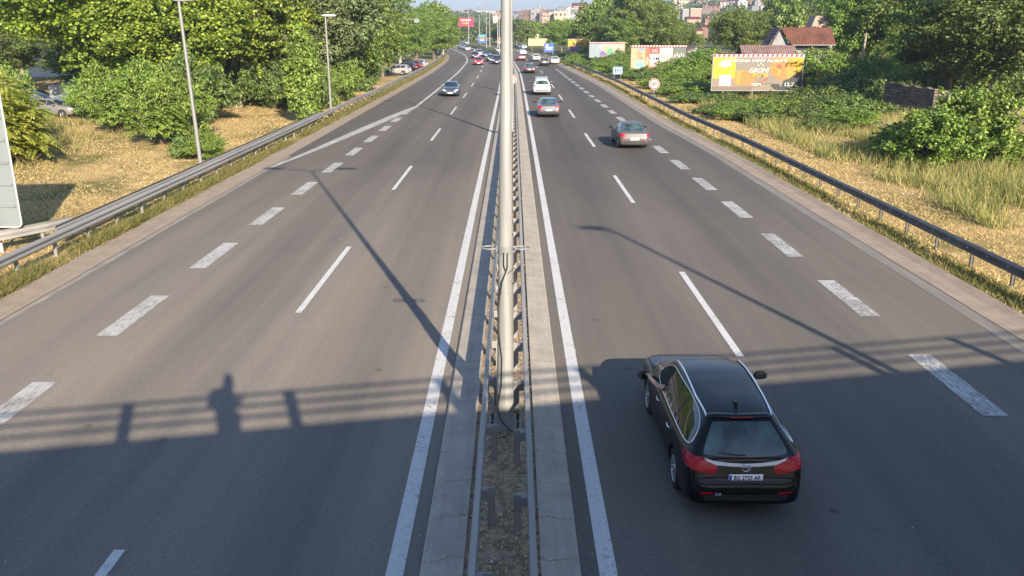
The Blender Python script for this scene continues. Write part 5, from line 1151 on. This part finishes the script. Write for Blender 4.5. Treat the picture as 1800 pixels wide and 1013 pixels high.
# ================================================================== VEGETATION
def leaf_mesh(name, C, Nn, size, aspect, m, fold=.0, droop=0.0):
    """C (N,3) centres, Nn (N,3) facing; one kite shaped leaf each"""
    n = len(C); Nn = Nn / (np.linalg.norm(Nn, axis=1, keepdims=True) + 1e-9)
    A = nr.normal(size=(n, 3)); A[:, 2] -= droop; A -= Nn * (A * Nn).sum(1, keepdims=True); A /= np.linalg.norm(A, axis=1, keepdims=True) + 1e-9
    B = np.cross(Nn, A); s = (size * nr.uniform(.65, 1.25, n))[:, None] if np.isscalar(size) else size[:, None]
    P = np.stack([C - A * s * .5, C + B * s * .5 * aspect - A * s * .08 + Nn * s * fold, C + A * s * .5, C - B * s * .5 * aspect - A * s * .08 + Nn * s * fold], 1).reshape(-1, 3)
    me = bpy.data.meshes.new(name); me.vertices.add(4 * n); me.vertices.foreach_set('co', P.astype(np.float32).ravel())
    me.loops.add(4 * n); me.loops.foreach_set('vertex_index', np.arange(4 * n, dtype=np.int32)); me.polygons.add(n)
    me.polygons.foreach_set('loop_start', np.arange(0, 4 * n, 4, dtype=np.int32)); me.polygons.foreach_set('loop_total', np.full(n, 4, dtype=np.int32))
    me.materials.append(m); me.update(calc_edges=True); me.validate(); return me
def blade_mesh(name, base, h, w, m, lean=.4):
    n = len(base); a = nr.uniform(0, 2 * math.pi, n); d = np.stack([np.cos(a), np.sin(a), np.zeros(n)], 1) * (w / 2)[:, None]
    tip = base + np.stack([nr.normal(size=n) * lean * h, nr.normal(size=n) * lean * h, h], 1)
    P = np.stack([base - d, base + d, tip], 1).reshape(-1, 3)
    me = bpy.data.meshes.new(name); me.vertices.add(3 * n); me.vertices.foreach_set('co', P.astype(np.float32).ravel())
    me.loops.add(3 * n); me.loops.foreach_set('vertex_index', np.arange(3 * n, dtype=np.int32)); me.polygons.add(n)
    me.polygons.foreach_set('loop_start', np.arange(0, 3 * n, 3, dtype=np.int32)); me.polygons.foreach_set('loop_total', np.full(n, 3, dtype=np.int32))
    me.materials.append(m); me.update(calc_edges=True); return me
def crown(seed, rx, ry, rz, z0, nl, lobe, per, size, aspect, m, up=.35, shape='round', gap=.0, droop=0.0, name='crown'):
    """lobes spread through an uneven ellipsoid; leaves in the shell of each lobe. returns mesh and lobe centres"""
    q = np.random.default_rng(seed); L = []; ctr = np.array([0, 0, z0])
    off = q.uniform(-1, 1, (6, 3)); off /= np.linalg.norm(off, axis=1, keepdims=True); am = q.uniform(.0, .28, 6)
    tries = 0
    while len(L) < nl and tries < 6000:
        tries += 1
        d = q.normal(size=3); d /= np.linalg.norm(d); r = q.uniform(.35, 1) ** .55
        k = 1 + sum(am[i] * max(0, float(d @ off[i])) ** 2 for i in range(6)) - .18 * q.random()
        if shape == 'cone': k *= 1 - .35 * max(0, d[2])
        if d[2] < -.3: k *= .8
        p = ctr + d * r * k * np.array([rx - lobe * .6, ry - lobe * .6, rz - lobe * .6])
        if gap and min([np.linalg.norm(p - l) for l, _ in L] + [9]) < gap * lobe: continue
        L.append((p, lobe * q.uniform(.6, 1.25)))
    Cs, Ns = [], []
    for p, lr in L:
        k = int(per * (lr / lobe) ** 2); d = q.normal(size=(k, 3)); d /= np.linalg.norm(d, axis=1, keepdims=True); d[:, 2] = np.abs(d[:, 2]) * np.where(q.random(k) < .72, 1, -1)
        rr = q.uniform(.6, 1.12, k)
        bump = 1 + .38 * np.sin(d[:, 0] * 6 + p[0] * 3) * np.sin(d[:, 1] * 6 + p[1] * 2 + d[:, 2] * 4)
        Cs.append(p + d * (lr * rr * bump)[:, None] * np.array([1, 1, .72])); nn = d + q.normal(size=(k, 3)) * .55; nn[:, 2] += up; Ns.append(nn)
    outer = sorted(L, key=lambda t: -float(np.linalg.norm((t[0] - ctr) / np.array([rx, ry, rz]))))[:int(nl * .75)]
    for p, lr in outer:      # twigs reaching out of the crown
        for _ in range(2):
            d = (p - ctr) / np.array([rx, ry, rz]); d = d / (np.linalg.norm(d) + 1e-6) + q.normal(size=3) * .45; d[2] = d[2] * .6 + .35; d /= np.linalg.norm(d); ln = lr * q.uniform(1.2, 2.1); k = max(8, int(per * .10)); t = q.uniform(.4, 1, k) ** .7
            Cs.append(p + d * (ln * t)[:, None] + q.normal(size=(k, 3)) * (lr * .16 * (1.25 - t))[:, None] - np.array([0, 0, .25 * lr]) * (t ** 2)[:, None]); nn = q.normal(size=(k, 3)) * .7; nn[:, 2] += up + .3; Ns.append(nn)
    return leaf_mesh(name, np.concatenate(Cs), np.concatenate(Ns), size, aspect, m, .08, droop), L
def trunk_mesh(L, z0, rad, m, seed=0, lean=0):
    q = random.Random(seed); b = MB(); top = Vector((lean, 0, z0 * .9))
    b.tube([(0, 0, -.3), (0, 0, .2), (lean * .3 + q.uniform(-.1, .1), q.uniform(-.1, .1), z0 * .4), top, top + Vector((0, 0, z0 * .35))], [rad * 1.35, rad * 1.05, rad * .85, rad * .65, rad * .4], m, 12)
    for p, lr in L[:16]:
        p = Vector(p); a = top * q.uniform(.55, 1.05); mid = a.lerp(p, .5) + Vector((q.uniform(-.3, .3), q.uniform(-.3, .3), q.uniform(0, .5)))
        b.tube([a, mid, p], [rad * .38, rad * .24, rad * .07], m, 6)
    return b.mesh('trunk')
PT = {}
def proto(key, seed, rx, rz, z0, nl, lobe, per, size, aspect, m, bark='bark', rad=.25, **k):
    cm, L = crown(seed, rx, rx, rz, z0, nl, lobe, per, size, aspect, M[m], **k); PT[key] = (cm, trunk_mesh(L, z0, rad, M[bark], seed))
# unit trees about 10 m tall
proto('plane', 11, 4.6, 4.6, 5.6, 100, 1.0, 520, .20, .85, 'lf_plane', 'pale_bark', .28, gap=.8)
proto('plane_b', 12, 4.2, 4.4, 5.8, 92, 1.0, 500, .20, .85, 'lf_plane', 'pale_bark', .28, gap=.8)
proto('olive', 21, 3.6, 4.6, 5.4, 90, .85, 420, .27, .34, 'lf_olive', 'bark', .22, gap=.75, up=.2)
proto('olive_b', 22, 3.3, 4.9, 5.2, 85, .85, 420, .27, .34, 'lf_mid', 'bark', .22, gap=.75, up=.2)
proto('round', 31, 4.3, 4.1, 5.6, 100, .9, 470, .20, .6, 'lf_mid', 'pale_bark', .22, gap=.8)
proto('dark', 41, 4.5, 4.4, 5.5, 95, .95, 500, .20, .6, 'lf_dark', 'bark', .3, gap=.8)
proto('bright', 51, 4.2, 4.5, 5.5, 95, .9, 480, .20, .6, 'lf_bright', 'bark', .25, gap=.8)
proto('poplar', 61, 3.4, 5.2, 5.2, 85, .8, 440, .22, .6, 'lf_mid', 'pale_bark', .22, gap=.6, shape='cone')
proto('farround', 71, 4.4, 4.2, 5.4, 70, 1.1, 120, .50, .7, 'lf_far', 'bark', .3, gap=.8)
proto('farmid', 72, 4.2, 4.6, 5.4, 70, 1.1, 130, .48, .7, 'lf_mid', 'bark', .3, gap=.8)
# shrubs: unit height about 2 m
def shrub_proto(key, seed, rx, rz, nl, lobe, per, size, aspect, m, **k):
    cm, L = crown(seed, rx, rx, rz, rz * .75, nl, lobe, per, size, aspect, M[m], name='foliage', **k)
    b = MB(); q = random.Random(seed)
    for p, lr in L[:14]: b.tube([(q.uniform(-.15, .15), q.uniform(-.15, .15), -.1), Vector(p) * .5 + Vector((0, 0, .1)), p], [.035, .025, .008], M['bark'], 5)
    PT[key] = (cm, b.mesh('stem'))
shrub_proto('bramble', 81, 1.6, .9, 36, .40, 330, .11, .7, 'lf_ivy', gap=.72)
shrub_proto('bramble_b', 82, 1.8, 1.0, 38, .42, 330, .11, .7, 'lf_bright', gap=.72)
shrub_proto('bushy', 83, 1.5, 1.3, 42, .38, 380, .105, .5, 'lf_bright', gap=.72)
shrub_proto('shade', 86, 1.6, 1.1, 40, .38, 300, .11, .6, 'lf_dark', gap=.72)  # shade put into the leaf colour: darker leaves for the left bank gap
shrub_proto('column', 84, .9, 2.3, 60, .38, 300, .12, .8, 'lf_ivyb' if 'lf_ivyb' in M else 'lf_bright', gap=.72)
shrub_proto('bigleaf', 85, 1.9, 1.35, 74, .33, 150, .145, .6, 'lf_bright', gap=.75, up=.8)

def tree(key, loc, h, wscale, label, name='tree', group=None, rz=None, cat='tree', parts=('crown', 'trunk'), zs=None):
    cm, tm = PT[key]; r = empty(name, label, cat, loc, rng.uniform(0, 6.28) if rz is None else rz, group)
    link(parts[0], cm, r); link(parts[1], tm, r); s = h / 10
    r.scale = (s * wscale, s * wscale, s); return r
def T(key, px, py, h, ws, label, **k): return tree(key, G(px, py), h, ws, label, **k)
LB = 'trees on the left bank'
T('plane', 222, 196, 14.5, 1.2, 'big yellow green plane tree over the parked taupe car', group=LB)
T('plane_b', 418, 189, 13.5, 1.05, 'yellow green plane tree just right of the thin lamp post', group=LB)
T('plane_b', 40, 150, 16, 1.2, 'yellow green tree at the far left edge behind the container', group=LB)
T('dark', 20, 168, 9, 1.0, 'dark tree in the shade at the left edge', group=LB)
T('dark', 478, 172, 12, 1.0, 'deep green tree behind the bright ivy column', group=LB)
T('olive', 545, 183, 12.5, 1.05, 'grey green tree directly behind the flat headed lamp', group=LB)
T('olive', 588, 178, 13.5, 1.1, 'tallest grey green tree above the guardrail bend', group=LB)
T('olive_b', 628, 160, 12.5, 1.15, 'olive green tree leaning over the shaded bank', group=LB)
T('olive', 583, 150, 17, 1.0, 'high grey green tree in the second row of the left bank', group=LB)
T('dark', 520, 140, 18, 1.0, 'high dark tree in the second row of the left bank', group=LB)
T('plane', 330, 140, 19, 1.0, 'high yellow green tree in the second row of the left bank', group=LB)
T('olive_b', 672, 137, 14, 1.0, 'bushy tree right behind the olive green tree', group=LB)
T('round', 704, 112.5, 10.3, 1.15, 'leafy green tree over the row of parked cars', group=LB)
T('olive_b', 733, 110, 10, 1.1, 'rounded tree at the end of the parked cars', group=LB)
T('bright', 763, 104, 9.5, 1.15, 'light green tree sloping down to the guardrail', group=LB)
T('round', 743, 98, 12.9, .9, 'tall feathery tree topping the left hand tree line', group=LB)
T('farmid', 766, 97, 12.6, .9, 'tall tree right of the feathery one on the left hand tree line', group=LB)
T('round', 779, 98, 10.5, .95, 'last green tree before the far bend', group=LB)
T('farmid', 788, 91, 7.5, .9, 'tree at the outer edge of the far bend', group=LB)
T('farmid', 700, 105, 8, 1.0, 'tree in front of the orange tiled gable', group=LB)
# bushes left
def S(key, px, py, s, label, zs=1.0, **k):
    cm, tm = PT[key]; g = G(px, py); g.z = tz(g.x, g.y) - .05; r = empty(k.get('name', 'bush'), label, k.get('cat', 'bush'), g, rng.uniform(0, 6.28), k.get('group')); link('foliage', cm, r); link('stem', tm, r); r.scale = (s, s, s * zs); return r
S('column', 541, 214, 1.45, 'bright green ivy covered column beside the flat headed lamp', 1.2, name='ivy_bush')
T('plane_b', 322, 205, 10.5, 1.25, 'lower yellow green tree between the two big plane trees', group=LB); T('dark', 165, 168, 7, 1.5, 'dark tree under the big plane tree beside the container', group=LB); T('dark', 350, 160, 9, 1.4, 'dark tree in the gap behind the thin lamp post', group=LB)
LBB = 'bushes under the plane trees'
S('bushy', 200, 212, 1.55, 'leafy bush in front of the yellow green plane tree, nearest the container', 1.4, group=LBB); S('bushy', 255, 226, 1.65, 'middle leafy bush on the bank, below the plane trunk', 1.45, group=LBB); S('bushy', 322, 246, 1.5, 'leafy bush touching the thin lamp post', 1.35, group=LBB)
S('bushy', 366, 278, .75, 'small leafy bush right at the foot of the thin lamp post', 1.0, group=LBB); S('bramble', 330, 274, .8, 'low trailing bush just left of the thin lamp post foot', 1.0, group=LBB)

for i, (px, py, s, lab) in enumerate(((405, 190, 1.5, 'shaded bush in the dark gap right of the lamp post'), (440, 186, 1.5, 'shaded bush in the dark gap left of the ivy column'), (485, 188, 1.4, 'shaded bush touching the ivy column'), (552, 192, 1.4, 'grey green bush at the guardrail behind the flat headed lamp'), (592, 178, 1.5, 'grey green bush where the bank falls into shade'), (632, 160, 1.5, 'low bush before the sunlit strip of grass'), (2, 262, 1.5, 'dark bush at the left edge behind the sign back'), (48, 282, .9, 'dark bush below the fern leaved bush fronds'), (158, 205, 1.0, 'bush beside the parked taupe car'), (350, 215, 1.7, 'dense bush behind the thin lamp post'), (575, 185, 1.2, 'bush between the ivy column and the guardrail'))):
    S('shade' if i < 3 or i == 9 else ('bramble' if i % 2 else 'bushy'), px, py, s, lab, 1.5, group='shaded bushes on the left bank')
# fern-leaved (ailanthus) shrub from fronds
def fronds(name, n, spread, height, flen, m, seed, stems=5):
    q = np.random.default_rng(seed); C, Nn, A = [], [], []
    V_, sz = [], []
    tops = [np.array([q.uniform(-1, 1) * spread * .75, q.uniform(-1, 1) * spread * .75, height * q.uniform(.45, 1)]) for _ in range(stems)]
    quads = []
    for i in range(n):
        t = tops[i % stems]; o = t * np.array([1, 1, q.uniform(.25, 1.0)]) ; az = q.uniform(0, 2 * math.pi); el = q.uniform(.1, 1.0); L = flen * q.uniform(.6, 1.15)
        d = np.array([math.cos(az) * math.cos(el), math.sin(az) * math.cos(el), math.sin(el)]); side = np.cross(d, [0, 0, 1]); side /= np.linalg.norm(side); pts = []
        for k in range(13):
            s = k / 12; p = o + d * L * s + np.array([0, 0, -.55 * L * s * s]); ax = d * 1 + np.array([0, 0, -1.1 * s]); ax /= np.linalg.norm(ax)
            if k == 0: continue
            for sg in (-1, 1):
                l = L * .24 * (1 - .55 * abs(s - .45)); w = .05 * flen; dd = side * sg * .9 + ax * .45 + np.array([0, 0, -.25]); dd /= np.linalg.norm(dd); ww = ax * w
                quads += [p, p + dd * l * .45 + ww, p + dd * l, p + dd * l * .5 - ww]
    P = np.array(quads); k = len(P) // 4; me = bpy.data.meshes.new(name); me.vertices.add(4 * k); me.vertices.foreach_set('co', P.astype(np.float32).ravel()); me.loops.add(4 * k); me.loops.foreach_set('vertex_index', np.arange(4 * k, dtype=np.int32)); me.polygons.add(k)
    me.polygons.foreach_set('loop_start', np.arange(0, 4 * k, 4, dtype=np.int32)); me.polygons.foreach_set('loop_total', np.full(k, 4, dtype=np.int32)); me.materials.append(m); me.update(calc_edges=True)
    b = MB()
    for t in tops: b.tube([(t[0] * .2, t[1] * .2, -.1), tuple(t * np.array([.7, .7, .5])), tuple(t)], [.06, .04, .015], M['bark'], 6)
    return me, b.mesh('stem')
fm, fs_ = fronds('foliage', 620, 2.0, 5.2, 1.25, M['lf_ail'], 5, 16)
g = G(14, 292); r = empty('fern_leaved_bush', 'tall yellow green bush with long feathery fronds at the left edge', 'bush', g); link('foliage', fm, r); link('stem', fs_, r)
fm2, fs2 = fronds('foliage', 420, 2.0, 3.2, 1.0, M['lf_bright'], 6, 14)
for px, py, s, lab in ((215, 228, 1.0, 'feathery green shrub low on the bank, left of the thin lamp post'), (285, 250, 1.0, 'feathery green shrub just in front of the leafy bushes')):
    r = empty('fern_leaved_bush', lab, 'bush', G(px, py), rng.uniform(0, 6), 'feathery shrubs on the left bank'); r.scale = (s,) * 3; link('foliage', fm2, r); link('stem', fs2, r)

# right side
RB = 'trees on the right side'
T('dark', 1735, 200, 12.5, 1.25, 'big dark tree over the brick wall', group=RB); T('dark', 1660, 184, 12.5, 1.0, 'dark tree behind the rubble stone wall', group=RB); T('round', 1815, 132, 13, 1.0, 'tall tree at the right edge behind the big dark tree', group=RB)
T('olive_b', 1690, 122, 21, .9, 'tall olive tree behind the big dark tree', group=RB)
T('bright', 1500, 140, 14, .95, 'bright green tree behind the leaning wooden pole', group=RB); T('round', 1560, 142, 14.5, 1.0, 'green tree between the leaning pole and the big dark tree', group=RB); T('bright', 1625, 160, 9.5, 1.05, 'green tree above the stone wall', group=RB); T('bright', 1500, 120, 20, .8, 'tallest green tree behind the leaning pole', group=RB); T('olive_b', 1590, 118, 24, .8, 'very tall dark tree at the skyline right of the leaning pole', group=RB)
T('round', 1296, 113, 11, 1.22, 'round green tree behind the yellow and orange billboard', group=RB)
T('farmid', 1378, 100, 15, .75, 'tree between the round tree and the grey house', group=RB); T('dark', 1435, 92, 24, .7, 'dark tree behind the pale brick end wall', group=RB); T('farround', 1392, 94, 13, .9, 'low dark tree behind the grey house roof', group=RB)
T('farmid', 1372, 88, 22, .6, 'thin tall tree on the skyline behind the grey house', group=RB)
T('poplar', 1085, 104, 15, .85, 'tall light green tree behind the pastel billboard', group=RB); T('poplar', 1115, 106, 17, .85, 'tallest light green tree between the two poster billboards', group=RB); T('round', 1150, 109, 12.8, .95, 'broad green tree behind the pink and turquoise billboard', group=RB); T('round', 1185, 110, 7.6, 1.1, 'lower green tree at the end of the pink and turquoise billboard', group=RB)
T('dark', 1070, 106, 9, 1.1, 'dark tree hanging over the pastel billboard', group=RB); T('round', 1100, 109, 9.5, 1.1, 'tree filling the gap between the two poster billboards', group=RB)
T('farmid', 1042, 98, 12.4, .95, 'tree rising right of the yellow over purple billboard', group=RB); T('farmid', 1058, 94, 14.5, .8, 'slim tree behind the dark one over the pastel billboard', group=RB)
T('bright', 987, 92, 9.4, 1.1, 'bright tree between the blue direction sign and the yellow billboard', group=RB); T('farmid', 970, 88, 8.5, .9, 'tree behind the blue direction sign', group=RB); T('farmid', 1003, 86, 9, .9, 'tree behind the yellow over purple billboard', group=RB)
T('farmid', 925, 83, 9, 1.1, 'tree at the far end of the right carriageway', group=RB); T('farround', 908, 80, 10, 1.1, 'dark tree just right of the tall near pole', group=RB); T('farmid', 945, 80, 8.5, 1.0, 'tree behind the cream billboard', group=RB)
T('farround', 893, 78, 10, 1.0, 'dark far tree showing left of the tall near pole', group=RB)
T('farround', 1262, 90, 6.5, 1.0, 'small dark tree left of the round green tree', group=RB); T('farmid', 1225, 92, 5, 1.0, 'small tree beside the shed roof', group=RB)
# right-hand bushes
RBB = 'bushes around the billboards'
bl_ = [('bigleaf', 1640, 292, 1.3, 1.05, 'large leaved bush in the sun, its left half'), ('bigleaf', 1712, 288, 1.35, 1.35, 'large leaved bush in the sun, its tall middle'), ('bigleaf', 1588, 280, 1.0, .9, 'large leaved bush in the sun, its outermost left end'), ('bigleaf', 1775, 292, .9, .95, 'large leaved bush in the sun, its right end at the parked car')]
for key, px, py, s, z, lab in bl_: S(key, px, py, s, lab, z, group='large leaved bushes in the sun')
places = [(1445, 152, 2.6, 1.5, 'bushy'), (1478, 150, 2.6, 1.2, 'bushy'), (1420, 140, 2.4, 1.4, 'bushy'), (1530, 150, 2.6, 1.3, 'bramble_b'), (1580, 152, 2.4, 1.2, 'bramble_b'), (1232, 146, 2.5, 1.5, 'bushy'), (1212, 150, 2.0, 1.1, 'bramble_b'), (1196, 140, 2.0, 1.2, 'bushy'), (1250, 158, 2.0, 1.0, 'bramble_b'),
          (1500, 172, 2.2, 1.4, 'bramble'), (1525, 184, 2.0, 1.3, 'bramble'), (1470, 178, 2.2, 1.0, 'bramble'), (1440, 186, 2.0, .9, 'bramble'), (1400, 180, 2.0, .8, 'bramble'), (1360, 190, 2.0, .8, 'bramble'), (1330, 196, 1.8, .8, 'bramble_b'), (1300, 186, 1.8, .7, 'bramble'), (1265, 180, 1.8, .75, 'bramble'), (1235, 172, 1.8, .8, 'bramble_b'), (1205, 166, 1.7, .8, 'bramble_b'), (1190, 158, 1.7, .8, 'bramble'), (1165, 156, 1.5, .9, 'bramble_b'), (1210, 180, 1.3, .7, 'bramble'),
          (1385, 208, 1.8, .8, 'bramble_b'), (1345, 215, 1.5, .7, 'bramble'), (1420, 215, 1.7, .8, 'bramble'), (1460, 208, 1.7, .9, 'bramble'), (1500, 206, 1.8, 1.0, 'bramble'), (1300, 208, 1.4, .7, 'bramble_b'), (1260, 198, 1.5, .7, 'bramble'), (1480, 228, 1.4, .9, 'bushy'), (1440, 232, 1.2, .8, 'bramble'),
          (1140, 142, 1.6, .9, 'bramble'), (1120, 138, 1.7, .9, 'bramble_b'), (1100, 133, 1.7, .9, 'bramble'), (1075, 128, 1.8, .9, 'bramble_b'), (1052, 122, 2.0, .9, 'bramble'), (1030, 116, 2.0, .9, 'bramble_b'), (1012, 110, 2.0, .9, 'bramble'), (1108, 118, 2.5, 1.3, 'bushy'), (1100, 126, 2, 1.0, 'bushy'), (1075, 119, 2.2, .9, 'bramble'), (1050, 114, 2.3, .9, 'bramble'), (1160, 150, 1.4, .8, 'bramble'),
          (990, 101, 1.6, .6, 'bramble'), (1035, 103, 2.2, 1.2, 'bushy'), (1015, 100, 2, 1, 'bushy')]
near_ = [('album billboard', 1250, 1420, 140, 240), ('pink and turquoise billboard', 1090, 1249, 110, 200), ('stone wall', 1440, 1600, 140, 240), ('pastel billboard', 1030, 1110, 100, 140), ('yellow over purple billboard', 960, 1060, 90, 130)]
dep = lambda py: 'low' if py > 195 else ('spreading' if py > 160 else 'high')
places += [(1680, 178, 2.2, 1.6, 'bramble'), (1735, 176, 2.4, 1.6, 'bramble'), (1790, 172, 2.4, 1.6, 'bramble'), (1553, 192, 1.5, 1.6, 'bramble'), (1600, 196, .9, 2.2, 'bramble'), (1620, 172, 2, 1.5, 'bushy')]
for px, py, s, z, key in places:
    z *= .55 if key == 'bushy' else .66
    if 1255 < px < 1415 and py < 200: z *= .62
    nm = next((n for n, a, b_, c0, c1 in near_ if a <= px <= b_ and c0 <= py <= c1), 'far guardrail')
    kd = {'bushy': 'upright leafy bush', 'bramble': 'dark green bramble mound', 'bramble_b': 'lighter green bramble mound'}[key]
    lab = '%s %s %s near the %s' % (dep(py), kd, 'in front of its foot' if py > 170 else 'growing up', nm)
    S(key, px, py, s, lab, z, group='%s near the %s' % (dep(py) + ' ' + kd, nm), name='bramble_bush' if 'mound' in kd else 'bush')
# median hedge in the bend
for k in range(9):
    Y = 232 + k * 11; r = empty('hedge_bush', 'clipped green bush of the median hedge in the bend', 'bush', (cs(Y) + .0, Y, 0), k, 'median hedge bushes'); link('foliage', PT['bramble'][0], r); link('stem', PT['bramble'][1], r); r.scale = (.55, 1.6, .7); r.rotation_euler.z = .1
# trees around the far bend (behind pink billboard etc.)
k = 0
for px, py, h, ws in ((800, 84, 13, 1.0), (812, 76, 14, 1.0), (822, 72, 14, 1.1), (834, 71, 13, 1.1), (846, 70, 13, 1.1), (858, 70, 14, 1.1), (870, 71, 15, 1.1), (882, 72, 17, 1.1), (866, 75, 13, 1.0), (880, 77, 15, 1.0), (786, 76, 16, 1.1), (772, 74, 18, 1.1), (830, 66, 18, 1.2), (850, 66, 18, 1.2), (810, 66, 18, 1.2), (874, 66, 20, 1.2), (900, 70, 17, 1.1), (916, 68, 16, 1.1), (934, 68, 17, 1.1), (954, 70, 16, 1.1), (974, 70, 17, 1.1), (996, 70, 17, 1.1), (1020, 72, 17, 1.1), (1045, 74, 18, 1.1), (1200, 76, 17, 1.1), (1222, 74, 17, 1.1), (1250, 76, 16, 1.1), (1275, 78, 17, 1.1), (1340, 78, 16, 1.1), (1365, 76, 18, 1.1), (1410, 78, 22, 1.1), (1180, 74, 17, 1.1)):
    T('farround' if k % 3 else 'farmid', px, py, h * .53, ws * 1.3, 'far green tree beyond the bend, part of the belt under the hill', group='far trees under the hill'); k += 1
for i in range(16):  # unseen tree belt added to keep horizon glow off the car rears
    x = -72 + 10 * i + rng.uniform(-3, 3); y = -78 - 14 * (i % 2) + (0 if abs(x) > 16 else -60)
    tree('farround' if i % 2 else 'farmid', Vector((x, y, 0)), 13 if abs(x) > 16 else 18, 1.3, 'green tree of the unseen belt added behind the bridge to block horizon glow', group='trees added behind the bridge against horizon glow')
# woods over the far hills: one mass
q = np.random.default_rng(9); C, Nn = [], []
for i in range(5200):
    Y = 430 + 900 * q.random() ** 1.3; a = q.uniform(-.16, .42); x = a * Y; z = tz(x, Y); rr = q.uniform(2.2, 5.0) * (1 + Y / 2500); kk = 46
    d = q.normal(size=(kk, 3)); d /= np.linalg.norm(d, axis=1, keepdims=True); d[:, 2] = np.abs(d[:, 2]); C.append(np.array([x, Y, z + rr * .2]) + d * rr * q.uniform(.6, 1.05, (kk, 1)) * np.array([1, 1, .9])); Nn.append(d + q.normal(size=(kk, 3)) * .4)
tag(link('woodland', leaf_mesh('woodland', np.concatenate(C), np.concatenate(Nn), 2.0, .8, M['lf_far'])), kind='stuff')

# ------------------------------------------------------------------ grasses, weeds, litter
def scatter(n, xf, y0, y1, power=1.6):
    y = y0 + (y1 - y0) * nr.random(n) ** power; x = np.array([xf(v) for v in y]); return x, y
def grass(name, n, lo, hi, y0, y1, h, w, m, lean, power=1.6, patchy=0.0, hv=.5):
    x, y = scatter(n, lambda v: nr.uniform(lo(v), hi(v)), y0, y1, power)
    if patchy: k = (np.sin(x * .9 + 1.3 * np.sin(y * .31)) * np.sin(y * .53 + x * .2) + nr.normal(size=n) * .35) > patchy; x, y = x[k], y[k]
    x = x + np.array([cs(v) for v in y]); z = np.array([tz(a, b_) for a, b_ in zip(x, y)]) - .05; k = len(x); base = np.stack([x, y, z], 1)
    tag(link(name, blade_mesh(name, base, h * nr.uniform(1 - hv, 1 + hv, k), w * (1 + y / 60), m, lean)), kind='stuff')
grass('dry_grass', 110000, lambda v: -26 - v * .15, lambda v: uL(v) - 2.1, 18, 110, .075, .02, M['straw'], 1.3, patchy=-.75)
grass('dry_grass', 110000, lambda v: uR(v) + 2.1, lambda v: 20 + v * .06, 12, 120, .075, .02, M['straw'], 1.3, patchy=-.75)
grass('green_grass', 40000, lambda v: -30 - v * .15, lambda v: uL(v) - 2.1, 20, 120, .13, .02, M['weed'], .9, patchy=.3)
grass('green_grass', 40000, lambda v: uR(v) + 2.3, lambda v: 30 + v * .1, 12, 120, .14, .02, M['weed'], .9, patchy=.25)
grass('tall_grass', 70000, lambda v: 20.5 + v * .03, lambda v: 34 + v * .1, 18, 95, .7, .025, M['tallgrass'], .4, 1.2, patchy=-.25)
grass('tall_grass', 36000, lambda v: 17.3, lambda v: 24, 30, 130, .62, .025, M['tallgrass'], .45, 1.4, patchy=-.1)
grass('tall_grass', 14000, lambda v: -36 - v * .1, lambda v: -22 - v * .06, 36, 75, .45, .03, M['tallgrass'], .5, 1, patchy=-.1)
grass('verge_weeds', 42000, lambda v: uL(v) - 1.75, lambda v: uL(v) - 1.02, 18, 230, .27, .022, M['weed'], .7, 2.2, patchy=-.5)
grass('verge_weeds', 42000, lambda v: uR(v) + 1.02, lambda v: uR(v) + 1.95, 12, 230, .18, .022, M['weed'], .8, 2.2, patchy=-.4)
grass('verge_straw', 16000, lambda v: uR(v) + 1.02, lambda v: uR(v) + 2.3, 12, 160, .10, .03, M['straw'], 1.1, 2.0)
grass('gutter_weeds', 4000, lambda v: uR(v) + .28, lambda v: uR(v) + .62, 12, 120, .05, .02, M['weed'], 1.1, 2.0, patchy=.1)
grass('median_weeds', 7000, lambda v: -.62, lambda v: .36, 8, 120, .09, .018, M['weed'], .9, 2.2, patchy=.25)
grass('median_weeds', 14000, lambda v: -.66, lambda v: .4, 8, 160, .06, .018, M['straw'], 1.2, 2.0)
grass('gutter_weeds', 9000, lambda v: uL(v) - 1.15, lambda v: uL(v) - .75, 18, 200, .07, .02, M['straw'], 1.2, 2.0, patchy=-.2)
grass('gutter_weeds', 2500, lambda v: uL(v) - .5, lambda v: uL(v) - .42, 18, 100, .04, .02, M['weed'], 1.2, 2.0, patchy=.1)
# leaf litter and gravel in the median
x = nr.uniform(-.62, .36, 9000); y = 8 + 110 * nr.random(9000) ** 2.0
tag(link('leaf_litter', leaf_mesh('leaf_litter', np.stack([x, y, .085 + nr.random(9000) * .02], 1), nr.normal(size=(9000, 3)) * .5 + [0, 0, 1], .045, .6, M['straw'])), kind='stuff')
b = MB()
for k in range(220):
    x, y = (rng.uniform(-.6, .34), 8 + 20 * rng.random() ** 1.4) if k < 150 else (rng.choice((rng.uniform(-1.9, -1.3), rng.uniform(1.0, 1.6), rng.uniform(-8, 9))), rng.uniform(9, 30))
    s = rng.uniform(.008, .028) * (1 if k < 150 else .6); b.sphere((x, y, (.09 if k < 150 else .006) + s * .3), (s, s * rng.uniform(.6, 1.2), s * .6), M['white'] if rng.random() < .5 else M['kerb'], 6, 4)
tag(b.build('gravel'), kind='stuff')

# ------------------------------------------------------------------ haze
mh = bpy.data.materials.new('haze'); mh.use_nodes = True; mh.node_tree.nodes.clear(); o_ = N(mh.node_tree, 'ShaderNodeOutputMaterial'); v_ = N(mh.node_tree, 'ShaderNodeVolumePrincipled')
v_.inputs['Color'].default_value = (.62, .78, 1, 1); v_.inputs['Density'].default_value = .00026; v_.inputs['Anisotropy'].default_value = .2; mh.node_tree.links.new(v_.outputs[0], o_.inputs['Volume'])
HAZE = True
if HAZE:
    b = MB(); b.box((-1110, -330, -3.5), (1110, 1710, 75), mh); tag(b.build('haze'), kind='stuff')
